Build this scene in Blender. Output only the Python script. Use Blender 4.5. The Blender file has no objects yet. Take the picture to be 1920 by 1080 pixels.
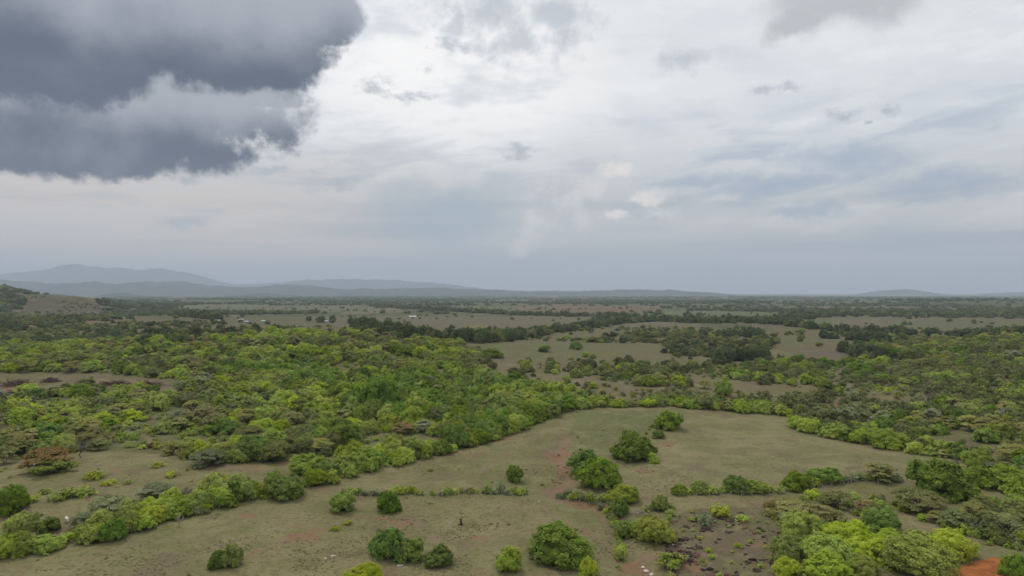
import bpy, math, random
import numpy as np

random.seed(11)
rng = np.random.default_rng(11)
scene = bpy.context.scene
COL = scene.collection

# ------------------------------------------------------------------ camera
FPX = 1300.0            # focal length in pixels of the 1920 px wide photograph
CAM_H = 60.0
HORIZON = 549.0
PITCH = math.atan((HORIZON - 540.0) / FPX)
cam_data = bpy.data.cameras.new("camera")
cam_data.sensor_width = 36.0
cam_data.lens = 36.0 * FPX / 1920.0
cam_data.clip_start = 1.0
cam_data.clip_end = 200000.0
cam = bpy.data.objects.new("camera", cam_data)
cam.location = (0, 0, CAM_H)
cam.rotation_euler = (math.pi / 2 + PITCH, 0, 0)
COL.objects.link(cam)
scene.camera = cam

# ------------------------------------------------------------------ light and exposure
SUN_EL, SUN_AZ = math.radians(58), math.radians(-30)      # azimuth from +Y, positive towards +X
sun_data = bpy.data.lights.new("sun", 'SUN')
sun_data.energy = 1.5
sun_data.angle = math.radians(14)
sun_data.color = (1.0, 0.95, 0.87)
sun = bpy.data.objects.new("sun", sun_data)
sun.rotation_euler = (math.pi / 2 - SUN_EL, 0, math.pi - SUN_AZ)
COL.objects.link(sun)

scene.view_settings.view_transform = 'Standard'
scene.view_settings.look = 'None'
scene.view_settings.exposure = 0.0
scene.view_settings.gamma = 1.0
scene.view_settings.use_curve_mapping = False
scene.cycles.max_bounces = 8
scene.cycles.diffuse_bounces = 5
scene.cycles.glossy_bounces = 1
scene.cycles.transmission_bounces = 5
scene.cycles.transparent_max_bounces = 8
scene.cycles.volume_bounces = 1
scene.cycles.caustics_reflective = False
scene.cycles.caustics_refractive = False
scene.cycles.use_denoising = True


# ------------------------------------------------------------------ tiny node-expression helper
class NT:
    """builds shader nodes from python expressions"""
    def __init__(self, tree):
        self.t = tree

    def node(self, typ, **kw):
        n = self.t.nodes.new(typ)
        for k, v in kw.items():
            setattr(n, k, v)
        return n

    def put(self, sock, v):
        if isinstance(v, E):
            self.t.links.new(v.s, sock)
        elif isinstance(v, bpy.types.NodeSocket):
            self.t.links.new(v, sock)
        else:
            if sock.type == 'RGBA' and not isinstance(v, (int, float)) and len(v) == 3:
                v = (*v, 1.0)
            sock.default_value = v

    def math(self, op, a, b=None, c=None, clamp=False):
        n = self.node('ShaderNodeMath', operation=op, use_clamp=clamp)
        self.put(n.inputs[0], a)
        if b is not None:
            self.put(n.inputs[1], b)
        if c is not None:
            self.put(n.inputs[2], c)
        return E(self, n.outputs[0])

    def vmath(self, op, a, b=None, scale=None):
        n = self.node('ShaderNodeVectorMath', operation=op)
        self.put(n.inputs[0], a)
        if b is not None:
            self.put(n.inputs[1], b)
        if scale is not None:
            self.put(n.inputs['Scale'], scale)
        return E(self, n.outputs['Value' if op in ('LENGTH', 'DOT_PRODUCT', 'DISTANCE') else 'Vector'])

    def sep(self, v):
        n = self.node('ShaderNodeSeparateXYZ')
        self.put(n.inputs[0], v)
        return [E(self, o) for o in n.outputs]

    def comb(self, x, y, z):
        n = self.node('ShaderNodeCombineXYZ')
        for i, v in enumerate((x, y, z)):
            self.put(n.inputs[i], v)
        return E(self, n.outputs[0])

    def noise(self, vec, scale, detail=3.0, rough=0.5, lac=2.0, dist=0.0, color=False, dims='3D'):
        n = self.node('ShaderNodeTexNoise', noise_dimensions=dims)
        self.put(n.inputs['Vector'], vec)
        n.inputs['Scale'].default_value = scale
        n.inputs['Detail'].default_value = detail
        n.inputs['Roughness'].default_value = rough
        n.inputs['Lacunarity'].default_value = lac
        n.inputs['Distortion'].default_value = dist
        return E(self, n.outputs['Color' if color else 'Fac'])

    def voronoi(self, vec, scale, feature='F1', out='Distance', rand=1.0):
        n = self.node('ShaderNodeTexVoronoi', feature=feature)
        self.put(n.inputs['Vector'], vec)
        n.inputs['Scale'].default_value = scale
        n.inputs['Randomness'].default_value = rand
        return E(self, n.outputs[out])

    def step(self, x, a, b, lo=0.0, hi=1.0):
        n = self.node('ShaderNodeMapRange', interpolation_type='SMOOTHSTEP')
        self.put(n.inputs['Value'], x)
        for k, v in zip(('From Min', 'From Max', 'To Min', 'To Max'), (a, b, lo, hi)):
            self.put(n.inputs[k], v)
        return E(self, n.outputs['Result'])

    def lin(self, x, a, b, lo=0.0, hi=1.0):
        n = self.node('ShaderNodeMapRange', interpolation_type='LINEAR')
        self.put(n.inputs['Value'], x)
        for k, v in zip(('From Min', 'From Max', 'To Min', 'To Max'), (a, b, lo, hi)):
            self.put(n.inputs[k], v)
        return E(self, n.outputs['Result'])

    def mix(self, f, a, b, blend='MIX'):
        n = self.node('ShaderNodeMix', data_type='RGBA', blend_type=blend)
        self.put(n.inputs[0], f)
        self.put(n.inputs[6], a)
        self.put(n.inputs[7], b)
        return E(self, n.outputs[2])

    def attr(self, name, out='Fac'):
        n = self.node('ShaderNodeAttribute', attribute_name=name)
        return E(self, n.outputs[out])


class E:
    def __init__(self, nt, s):
        self.nt, self.s = nt, s

    def __add__(self, o): return self.nt.math('ADD', self, o)
    __radd__ = __add__
    def __sub__(self, o): return self.nt.math('SUBTRACT', self, o)
    def __rsub__(self, o): return self.nt.math('SUBTRACT', o, self)
    def __mul__(self, o): return self.nt.math('MULTIPLY', self, o)
    __rmul__ = __mul__
    def __truediv__(self, o): return self.nt.math('DIVIDE', self, o)
    def max(self, o): return self.nt.math('MAXIMUM', self, o)
    def min(self, o): return self.nt.math('MINIMUM', self, o)
    def clamp(self): return self.nt.math('ADD', self, 0.0, clamp=True)


# ------------------------------------------------------------------ world: daylight sky under broken layers of cloud
world = bpy.data.worlds.new("World")
scene.world = world
world.use_nodes = True
wt = world.node_tree
for n in list(wt.nodes):
    wt.nodes.remove(n)
W = NT(wt)
SKY_STRENGTH = 0.1


def az_el(px, py):
    dx, dy = (px - 960.0) / FPX, (540.0 - py) / FPX
    y, z = math.cos(PITCH) - dy * math.sin(PITCH), math.sin(PITCH) + dy * math.cos(PITCH)
    return math.atan2(dx, y), math.atan2(z, math.hypot(dx, y))


def build_sky():
    tc = W.node('ShaderNodeTexCoord')
    d = E(W, tc.outputs['Generated'])
    x, y, z = W.sep(d)
    az = W.math('ARCTAN2', x, y)
    el = W.math('ARCSINE', z)
    elp = el.max(0.0)
    # cloud-deck coordinates: clouds shrink towards the horizon
    inv = 1.0 / 1.0
    zz = z.max(0.0) + 0.11
    q = W.comb(x / zz, y / zz, 0.0)
    k = 1.0 / SKY_STRENGTH

    def c(r, g, b):
        # 8-bit value seen in the photograph -> scene radiance / background strength
        f = lambda v: (v / 255.0 / 12.92 if v / 255.0 < 0.04045 else ((v / 255.0 + 0.055) / 1.055) ** 2.4) * k
        return (f(r), f(g), f(b))

    # clear sky in the gaps
    sky = W.node('ShaderNodeTexSky', sky_type='NISHITA')
    sky.sun_disc = False
    sky.sun_elevation = SUN_EL
    sky.sun_rotation = SUN_AZ
    sky.air_density = 1.0
    sky.dust_density = 3.0
    clear = E(W, sky.outputs[0])

    # shared fields
    soft = W.noise(q, 0.55, 5.0, 0.52, dist=0.6)              # broad deck pattern
    fine = W.noise(q, 2.3, 6.0, 0.58)                         # deck detail
    dn = W.noise(d, 5.5, 7.0, 0.56)                           # isotropic cumulus detail
    wv = W.noise(d, 9.0, 5.0, 0.6, color=True)                # outline warp
    wx, wy, wz = W.sep(wv)
    waz = az + (wx - 0.5) * 0.13
    wel = el + (wy - 0.5) * 0.09

    pw = W.comb(waz, wel, 0.0)
    ph = W.comb(az + (wx - 0.5) * 0.045, el + (wy - 0.5) * 0.035, 0.0)

    def dist(px, py, rx, ry, p=None):
        a0, e0 = az_el(px, py)
        ia, ie = FPX / (rx * math.cos(a0) ** 2), FPX / (ry * math.cos(a0))
        n = W.node('ShaderNodeVectorMath', operation='MULTIPLY_ADD')
        W.put(n.inputs[0], pw if p is None else p)
        n.inputs[1].default_value = (ia, ie, 0)
        n.inputs[2].default_value = (-a0 * ia, -e0 * ie, 0)
        return W.vmath('LENGTH', n.outputs[0])

    def blob(*b, p=None):
        return 1.0 - dist(*b, p=p)

    D = math.radians
    # --- high overcast veil
    veil = W.mix(W.step(el, D(-1), D(7)), c(178, 184, 189), c(207, 209, 210))
    veil = W.mix(W.step(el, D(6), D(15)), veil, c(240, 241, 242))
    # warm dusk-grey low on the side away from the rain
    warm = W.step(az, D(2), D(-22)) * W.step(el, D(14), D(6)) * W.step(el, D(0.5), D(4))
    veil = W.mix(warm * 0.8, veil, c(224, 211, 202))
    # thin veil lets some clear sky through
    gap = W.step(soft, 0.56, 0.36) * W.step(el, D(6), D(13))
    veil = W.mix(gap * 0.10, veil, clear)
    veil = W.mix(gap * 0.55, veil, c(208, 217, 229))
    veil = W.mix(W.step(soft, 0.52, 0.70) * W.step(el, D(9), D(15)) * 0.8, veil, c(246, 246, 246))
    # sun-bright cloud along the edge of the storm cloud
    glow = W.step(blob(815, 140, 420, 210), 0.0, 0.75)
    veil = W.mix(glow * W.step(fine, 0.25, 0.6) * 0.9, veil, c(268, 266, 265))
    # billows in the high deck
    hi = W.step(el, D(7), D(13))
    veil = W.mix(W.step(fine, 0.50, 0.68) * hi * 0.55, veil, c(252, 252, 251))
    veil = W.mix(W.step(fine, 0.49, 0.32) * hi * 0.45, veil, c(206, 213, 222))
    # --- streaked mid-level layer
    st = W.noise(W.comb(az * 3.2, el * 15.0 - az * 1.4, 0.3), 2.1, 7.0, 0.57, dist=0.5)
    band = W.step(el, D(3.0), D(6)) * W.step(el, D(16.5), D(9.5))
    right = W.step(az, D(4), D(17))
    veil = W.mix(band * right * W.step(st, 0.47, 0.70) * 0.75, veil, c(163, 180, 199))
    veil = W.mix(band * right * W.step(st, 0.50, 0.30) * 0.75, veil, c(232, 231, 230))
    veil = W.mix(band * (1.0 - right) * W.step(st, 0.5, 0.66) * 0.45, veil, c(178, 187, 198))
    veil = W.mix(band * (1.0 - right) * W.step(st, 0.47, 0.33) * 0.45, veil, c(219, 219, 220))
    # faint long streaks everywhere low down
    s2 = W.noise(W.comb(az * 1.6, el * 22.0, 1.7), 1.6, 5.0, 0.5)
    veil = W.mix(W.step(s2, 0.5, 0.68) * W.step(el, D(12), D(4)) * 0.4, veil, c(150, 164, 178))
    veil = W.mix(W.step(s2, 0.5, 0.34) * W.step(el, D(12), D(4)) * 0.45, veil, c(214, 213, 213))

    # --- placed clouds: (blobs, colour, lit colour, softness, strength)
    fp = W.noise(W.comb(az, el * 1.7, 0.0), 48.0, 6.0, 0.66)  # shreds
    fd = W.noise(d, 26.0, 5.0, 0.62)                          # torn cloud edges

    def lay(base, blobs, col, lit, edge0, edge1, amount, noise_amt=0.5, shade=None, nz=None, p=None):
        f = None
        for b in blobs:
            e = dist(*b, p=p)
            f = e if f is None else f.min(e)
        f = (1.0 - f) + ((dn if nz is None else nz) - 0.5) * noise_amt
        m = W.step(f, edge0, edge1) * amount
        colr = col if lit is None else W.mix(shade, col, lit)
        return W.mix(m, base, colr)

    edge = dn * 0.6 + fd * 0.4
    # rain-blue hollow left of the towering cumulus
    veil = lay(veil, [(835, 405, 190, 75)], c(168, 183, 195), None, 0.0, 0.7, 0.8)
    # towering pale cumulus in the middle
    fcum = fd * 0.5 + fp * 0.5
    lit1 = W.step(dn, 0.44, 0.60)
    veil = lay(veil, [(1165, 312, 38, 18), (1230, 368, 50, 16), (1160, 402, 34, 12), (1300, 395, 90, 14)],
               c(200, 204, 208), c(244, 238, 233), -0.15, 0.65, 1.0, 3.2, lit1, nz=fcum, p=ph)
    veil = lay(veil, [(1040, 372, 66, 50), (1008, 425, 50, 44), (975, 462, 34, 24), (1090, 350, 60, 26), (1060, 420, 50, 30)],
               W.mix(W.step(fd, 0.36, 0.60), c(196, 201, 207), c(232, 228, 226)), None, -0.1, 0.6, 0.75, 1.7, nz=edge, p=ph)
    veil = lay(veil, [(700, 400, 22, 16), (680, 420, 40, 12)], c(190, 194, 200), c(212, 211, 212), -0.1, 0.6, 0.8, 2.4, lit1, nz=fp, p=ph)
    # grey sheet at the top, right of the middle
    veil = lay(veil, [(1590, 5, 190, 62), (1490, 50, 80, 32)], c(190, 192, 196), None, -0.1, 0.55, 0.9, 0.7)
    # blue-grey banks low on the right
    veil = lay(veil, [(1590, 292, 170, 40), (1780, 330, 190, 32), (1420, 345, 170, 24), (1510, 400, 110, 18),
                      (1330, 335, 120, 18)],
               c(164, 180, 199), None, -0.1, 0.9, 0.75, 1.8, nz=edge)
    # scattered torn scraps of low cloud
    veil = lay(veil, [(353, 331, 34, 13), (385, 316, 30, 11), (640, 345, 70, 20), (430, 298, 80, 16), (520, 300, 20, 9),
                      (345, 418, 60, 17), (1575, 212, 42, 16), (1660, 200, 28, 22), (1450, 168, 60, 12), (1625, 222, 16, 6),
                      (975, 285, 36, 24), (840, 90, 44, 22), (700, 165, 40, 24), (765, 188, 60, 14), (795, 132, 16, 13), (500, 325, 90, 14)],
               c(176, 184, 195), None, -0.05, 1.15, 0.75, 3.4, nz=fp, p=ph)
    veil = lay(veil, [(1040, 30, 90, 60), (905, 30, 150, 52), (960, 80, 110, 40), (1280, 108, 60, 30), (1060, 75, 60, 40)],
               c(188, 196, 205), None, -0.1, 1.0, 0.75, 3.0, nz=fd, p=ph)
    # --- storm cloud: far lobe (pale top, dark base), then near lobe over it
    e_top, e_bot = az_el(300, 185)[1], az_el(300, 312)[1]
    lump = W.noise(d, 7.0, 6.0, 0.54)
    far = W.step(el + (lump - 0.5) * 0.12, e_bot + 0.020, e_top + 0.005)
    far_col = W.mix(far, c(80, 90, 110), c(172, 177, 186))
    far_col = W.mix(W.step(dn, 0.55, 0.7) * 0.25, far_col, c(176, 181, 192))
    storm = lay(veil, [(-120, 215, 790, 100), (245, 262, 130, 62), (120, 190, 540, 90), (20, 255, 210, 62), (320, 150, 270, 70)],
                far_col, None, -0.06, 0.16, 1.0, 1.7, nz=edge, p=ph)
    e_top2, e_bot2 = az_el(300, -40)[1], az_el(300, 175)[1]
    near = W.step(el + (lump - 0.5) * 0.16, e_bot2 + 0.03, e_top2 - 0.005)
    near_col = W.mix(near, c(82, 92, 112), c(170, 176, 186))
    near_col = W.mix(W.step(soft, 0.5, 0.68) * 0.35, near_col, c(190, 196, 206))
    storm = lay(storm, [(-120, 8, 780, 148), (420, 66, 225, 100), (560, 15, 125, 75)],
                near_col, None, -0.06, 0.13, 1.0, 1.35, nz=edge, p=ph)

    bg = W.node('ShaderNodeBackground')
    W.put(bg.inputs['Color'], storm)
    bg.inputs['Strength'].default_value = SKY_STRENGTH
    out = W.node('ShaderNodeOutputWorld')
    wt.links.new(bg.outputs[0], out.inputs[0])


build_sky()
world.cycles.sampling_method = 'MANUAL'
world.cycles.sample_map_resolution = 512

# ------------------------------------------------------------------ numeric noise
def _hash(ix, iy, seed):
    n = (ix.astype(np.int64) * 374761393 + iy.astype(np.int64) * 668265263 + seed * 1442695041) & 0xFFFFFFFF
    n = ((n ^ (n >> 13)) * 1274126177) & 0xFFFFFFFF
    return ((n ^ (n >> 16)) & 0xFFFF) / 65535.0


def vnoise(x, y, seed=0):
    x, y = np.asarray(x, float), np.asarray(y, float)
    ix, iy = np.floor(x), np.floor(y)
    fx, fy = x - ix, y - iy
    fx, fy = fx * fx * fx * (fx * (fx * 6 - 15) + 10), fy * fy * fy * (fy * (fy * 6 - 15) + 10)
    a, b = _hash(ix, iy, seed), _hash(ix + 1, iy, seed)
    c, d = _hash(ix, iy + 1, seed), _hash(ix + 1, iy + 1, seed)
    return (a * (1 - fx) + b * fx) * (1 - fy) + (c * (1 - fx) + d * fx) * fy


def fbm(x, y, octaves=4, seed=0, gain=0.5):
    v, amp, tot = 0.0, 1.0, 0.0
    for o in range(octaves):
        v = v + amp * vnoise(x * 2 ** o + 17.3 * o, y * 2 ** o - 9.1 * o, seed + o)
        tot += amp
        amp *= gain
    return v / tot            # 0..1


def sstep(x, a, b):
    t = np.clip((x - a) / (b - a), 0, 1)
    return t * t * (3 - 2 * t)


# ------------------------------------------------------------------ the lie of the land
HILLS = [  # x, y, radius x, radius y, height
    (-190, 690, 165, 150, 22.0),      # thicket-covered rise, left of the middle
    (-430, 600, 200, 150, 7.0),
    (-1660, 2120, 190, 380, 84.0),    # dark hill at the left edge
    (-1330, 2050, 150, 230, 44.0),    # bare brown hill beside it
    (-2150, 2900, 420, 500, 60.0),
    (-720, 1250, 420, 300, 16.0),     # brown slope below the two hills
    (640, 640, 210, 190, 20.0),       # scrub-covered rise at the right
    (420, 560, 120, 120, 5.0),
    (2350, 3600, 620, 260, 24.0),     # low far ridge at the right
    (1500, 3800, 500, 220, 10.0),
    (-1750, 4300, 650, 260, 18.0),    # low wooded far ridge at the left
    (350, 1250, 250, 110, 4.0),
    (55, 330, 60, 50, 2.2),
    (-10, 250, 45, 40, 1.6),
    (-85, 215, 50, 35, 1.4),
    (120, 225, 30, 30, 2.2),          # stony knoll, lower right
    (62, 205, 16, 26, 1.2),
]


def height(x, y):
    x, y = np.asarray(x, float), np.asarray(y, float)
    r = np.hypot(x, y)
    z = (fbm(x / 70, y / 70, 3, 3) - 0.5) * 4.0 * sstep(r, 30, 200)
    z = z + (fbm(x / 14, y / 14, 3, 8) - 0.5) * 1.5 * sstep(1500 - r, 0, 800)
    z = z + (fbm(x / 420, y / 420, 3, 5) - 0.5) * 9.0 * sstep(r, 350, 900)
    z = z + (fbm(x / 2600, y / 2600, 3, 6) - 0.5) * 26.0 * sstep(r, 3500, 9000)
    wob = 0.75 + 0.5 * fbm(x / 160, y / 160, 4, 21)
    for hx, hy, rx, ry, hh in HILLS:
        z = z + hh * wob * np.exp(-((x - hx) / rx) ** 2 - ((y - hy) / ry) ** 2)
    # eroded gully between the two pastures
    g = gully_dist(x, y)
    z = z - 1.3 * np.exp(-(g / 3.5) ** 2) * (0.5 + fbm(x / 6, y / 6, 2, 31))
    return z - np.maximum(r - 500, 0) ** 2 / 4.0e8


CP, SP = math.cos(PITCH), math.sin(PITCH)


def project(x, y, z):
    dz = z - CAM_H
    depth = y * CP + dz * SP
    up = -y * SP + dz * CP
    depth = np.where(depth > 1, depth, 1e9)
    return 960 + FPX * x / depth, 540 - FPX * up / depth


def ray(px, py):
    dx, dy = (px - 960) / FPX, (540 - py) / FPX
    return dx, CP - dy * SP, SP + dy * CP


def flat(px, py, z=0.0):
    dx, dy, dz = ray(px, py)
    t = (z - CAM_H) / min(dz, -1e-4)
    return dx * t, dy * t


GULLY = [flat(*p) for p in [(1235, 775), (1150, 800), (1060, 825), (1045, 860), (1062, 895), (1040, 930), (1130, 950), (1165, 985), (1165, 1040), (1200, 1080)]]


def seg_dist(x, y, pts):
    d = np.full(np.shape(x), 1e9)
    for (x0, y0), (x1, y1) in zip(pts[:-1], pts[1:]):
        vx, vy = x1 - x0, y1 - y0
        t = np.clip(((x - x0) * vx + (y - y0) * vy) / (vx * vx + vy * vy + 1e-9), 0, 1)
        d = np.minimum(d, np.hypot(x - x0 - t * vx, y - y0 - t * vy))
    return d


def gully_dist(x, y):
    return seg_dist(x, y, GULLY)


def ground_at(px, py):
    """where the line of sight through a picture point meets the ground"""
    dx, dy, dz = ray(px, py)
    ts = np.concatenate([np.linspace(90, 1500, 1300), np.geomspace(1502, 42000, 1100)])
    f = CAM_H + dz * ts - height(dx * ts, dy * ts)
    i = np.argmax(f < 0) if (f < 0).any() else len(ts) - 1
    i = max(i, 1)
    a, b = f[i - 1], f[i]
    t = ts[i - 1] + (ts[i] - ts[i - 1]) * (a / (a - b) if a > 0 >= b else 0.5)
    x, y = dx * t, dy * t
    return x, y, float(height(x, y))


def in_poly(px, py, poly):
    inside = np.zeros(np.shape(px), bool)
    n = len(poly)
    for i in range(n):
        x0, y0 = poly[i]
        x1, y1 = poly[(i + 1) % n]
        if y0 == y1:
            continue
        hit = ((y0 > py) != (y1 > py)) & (px < (x1 - x0) * (py - y0) / (y1 - y0) + x0)
        inside ^= hit
    return inside


def obj_mesh(name, verts, faces, mats, parent=None, smooth=False, mat_idx=None, link=True):
    me = bpy.data.meshes.new(name)
    if isinstance(faces, np.ndarray):
        k = faces.shape[1]
        me.vertices.add(len(verts))
        me.vertices.foreach_set('co', np.asarray(verts, np.float32).ravel())
        me.loops.add(faces.size)
        me.loops.foreach_set('vertex_index', faces.astype(np.int32).ravel())
        me.polygons.add(len(faces))
        me.polygons.foreach_set('loop_start', np.arange(0, faces.size, k, dtype=np.int32))
        me.update(calc_edges=True)
    else:
        me.from_pydata([tuple(v) for v in verts], [], faces)
        me.update()
    for m in (mats if isinstance(mats, (list, tuple)) else [mats]):
        me.materials.append(m)
    if mat_idx is not None:
        me.polygons.foreach_set('material_index', np.asarray(mat_idx, np.int32))
    if smooth:
        me.polygons.foreach_set('use_smooth', np.ones(len(me.polygons), bool))
    o = bpy.data.objects.new(name, me)
    if link:
        COL.objects.link(o)
    o.parent = parent
    return o


def tag(o, label=None, category=None, group=None, kind=None):
    if label:
        o['label'] = label
    if category:
        o['category'] = category
    if group:
        o['group'] = group
    if kind:
        o['kind'] = kind
    return o


# ------------------------------------------------------------------ materials
def new_mat(name):
    m = bpy.data.materials.new(name)
    m.use_nodes = True
    for n in list(m.node_tree.nodes):
        m.node_tree.nodes.remove(n)
    nt = NT(m.node_tree)
    out = nt.node('ShaderNodeOutputMaterial')
    return m, nt, out


def simple_mat(name, col, col2=None, scale=3.0, rough=0.9, bump=0.0):
    m, nt, out = new_mat(name)
    b = nt.node('ShaderNodeBsdfPrincipled')
    b.inputs['Roughness'].default_value = rough
    b.inputs['Specular IOR Level'].default_value = 0.2
    tc = nt.node('ShaderNodeTexCoord')
    p = E(nt, tc.outputs['Object'])
    n = nt.noise(p, scale, 4.0, 0.6)
    nt.put(b.inputs['Base Color'], nt.mix(nt.step(n, 0.3, 0.7), col, col2 or tuple(c * 0.6 for c in col)))
    if bump:
        bp = nt.node('ShaderNodeBump')
        bp.inputs['Strength'].default_value = bump
        nt.put(bp.inputs['Height'], n)
        m.node_tree.links.new(bp.outputs[0], b.inputs['Normal'])
    m.node_tree.links.new(b.outputs[0], out.inputs[0])
    return m


def leaf_mat(name, dark, light, alt, alt_amt=0.5, trans=0.36):
    """foliage: each leaf its own tone, each plant its own hue"""
    m, nt, out = new_mat(name)
    lv = nt.attr('leaf_tone')
    oi = nt.node('ShaderNodeObjectInfo')
    rnd = E(nt, oi.outputs['Random'])
    geo = nt.node('ShaderNodeNewGeometry')
    big = nt.noise(E(nt, geo.outputs['Position']), 0.035, 2.0, 0.5)
    col = nt.mix(lv, dark, light)
    tint = (nt.step(rnd, 0.15, 1.0) * 0.6 + nt.step(big, 0.42, 0.62) * 0.5) * alt_amt
    col = nt.mix(tint.clamp(), col, alt)
    val = nt.lin(nt.math('FRACT', rnd * 7.13), 0.0, 1.0, 0.76, 1.26)
    hsv = nt.node('ShaderNodeHueSaturation')
    nt.put(hsv.inputs['Color'], col)
    nt.put(hsv.inputs['Value'], val)
    nt.put(hsv.inputs['Hue'], nt.lin(nt.math('FRACT', rnd * 13.7), 0.0, 1.0, 0.485, 0.512))
    nt.put(hsv.inputs['Saturation'], nt.lin(nt.math('FRACT', rnd * 3.31), 0.0, 1.0, 0.84, 1.02))
    c2 = hsv.outputs[0]
    d = nt.node('ShaderNodeBsdfDiffuse')
    t = nt.node('ShaderNodeBsdfTranslucent')
    m.node_tree.links.new(c2, d.inputs['Color'])
    m.node_tree.links.new(c2, t.inputs['Color'])
    mx = nt.node('ShaderNodeMixShader')
    mx.inputs[0].default_value = trans
    m.node_tree.links.new(d.outputs[0], mx.inputs[1])
    m.node_tree.links.new(t.outputs[0], mx.inputs[2])
    m.node_tree.links.new(mx.outputs[0], out.inputs[0])
    return m


MAT = {
    'dark':   leaf_mat('foliage_deep_green', (0.092, 0.162, 0.020), (0.250, 0.360, 0.042), (0.28, 0.40, 0.038), 0.40),
    'mid':    leaf_mat('foliage_mid_green', (0.210, 0.290, 0.036), (0.410, 0.505, 0.075), (0.37, 0.41, 0.075), 0.45),
    'bright': leaf_mat('foliage_yellow_green', (0.270, 0.365, 0.028), (0.520, 0.590, 0.062), (0.36, 0.47, 0.040), 0.6),
    'olive':  leaf_mat('foliage_olive', (0.220, 0.220, 0.060), (0.430, 0.400, 0.140), (0.28, 0.33, 0.080), 0.6),
    'rust':   leaf_mat('foliage_rusty', (0.190, 0.150, 0.048), (0.400, 0.280, 0.105), (0.32, 0.27, 0.09), 0.4),
    'grey':   leaf_mat('foliage_grey_green', (0.210, 0.245, 0.110), (0.380, 0.415, 0.220), (0.25, 0.31, 0.10), 0.4),
    'yellow': leaf_mat('foliage_yellow', (0.310, 0.345, 0.035), (0.540, 0.560, 0.070), (0.42, 0.48, 0.04), 0.4),
    'dull':   leaf_mat('foliage_dull_green', (0.145, 0.180, 0.052), (0.280, 0.310, 0.095), (0.24, 0.24, 0.085), 0.5),
    'far':    leaf_mat('foliage_far_woods', (0.070, 0.105, 0.040), (0.145, 0.195, 0.072), (0.165, 0.185, 0.075), 0.5),
    'tuft':   leaf_mat('grass_blades', (0.200, 0.190, 0.085), (0.350, 0.310, 0.165), (0.24, 0.26, 0.10), 0.5),
    'bark':   simple_mat('bark', (0.13, 0.10, 0.075), (0.06, 0.048, 0.036), 4.0, 0.95, 0.4),
    'pale_bark': simple_mat('pale_bark', (0.42, 0.39, 0.34), (0.24, 0.22, 0.19), 5.0, 0.95, 0.3),
    'grey_bark': simple_mat('grey_bark', (0.20, 0.175, 0.15), (0.12, 0.10, 0.085), 5.0, 0.95, 0.3),
    'brush':  simple_mat('dry_brush', (0.15, 0.085, 0.06), (0.07, 0.045, 0.035), 1.0, 0.95),
    'rock':   simple_mat('dark_rock', (0.075, 0.052, 0.045), (0.028, 0.021, 0.020), 2.2, 0.95, 0.7),
    'redrock': simple_mat('reddish_rock', (0.19, 0.09, 0.06), (0.07, 0.045, 0.04), 1.6, 0.95, 0.7),
    'stone':  simple_mat('pale_stone', (0.60, 0.56, 0.50), (0.40, 0.36, 0.31), 2.5, 0.95, 0.5),
    'hide':   simple_mat('white_hide', (0.72, 0.68, 0.62), (0.60, 0.56, 0.50), 2.0, 0.8),
    'wall':   simple_mat('white_plaster', (0.50, 0.49, 0.47), (0.40, 0.39, 0.36), 0.7, 0.9),
    'wall2':  simple_mat('ochre_plaster', (0.42, 0.20, 0.09), (0.34, 0.17, 0.08), 0.7, 0.9),
    'zinc':   simple_mat('zinc_sheet', (0.46, 0.47, 0.49), (0.34, 0.34, 0.35), 0.5, 0.5),
    'tiles':  simple_mat('tile_roof', (0.27, 0.13, 0.08), (0.20, 0.11, 0.08), 1.5, 0.9),
    'glass':  simple_mat('dark_window', (0.03, 0.035, 0.04), None, 1.0, 0.2),
    'door':   simple_mat('door_wood', (0.10, 0.06, 0.035), None, 4.0, 0.8),
    'wire':   simple_mat('wire', (0.20, 0.19, 0.18), None, 2.0, 0.6),
    'plume':  simple_mat('black_feathers', (0.03, 0.03, 0.03), None, 2.0, 0.8),
}


def hill_mat():
    m, nt, out = new_mat('wooded_hills')
    geo = nt.node('ShaderNodeNewGeometry')
    p = E(nt, geo.outputs['Position'])
    n = nt.noise(p, 0.0016, 6.0, 0.6)
    n2 = nt.noise(p, 0.012, 4.0, 0.6)
    col = nt.mix(nt.step(n, 0.42, 0.6), (0.022, 0.032, 0.022), (0.055, 0.060, 0.040))
    col = nt.mix(nt.step(n2, 0.45, 0.6) * 0.5, col, (0.014, 0.022, 0.014))
    b = nt.node('ShaderNodeBsdfDiffuse')
    nt.put(b.inputs['Color'], col)
    m.node_tree.links.new(b.outputs[0], out.inputs[0])
    return m


MAT['hills'] = hill_mat()


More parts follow.
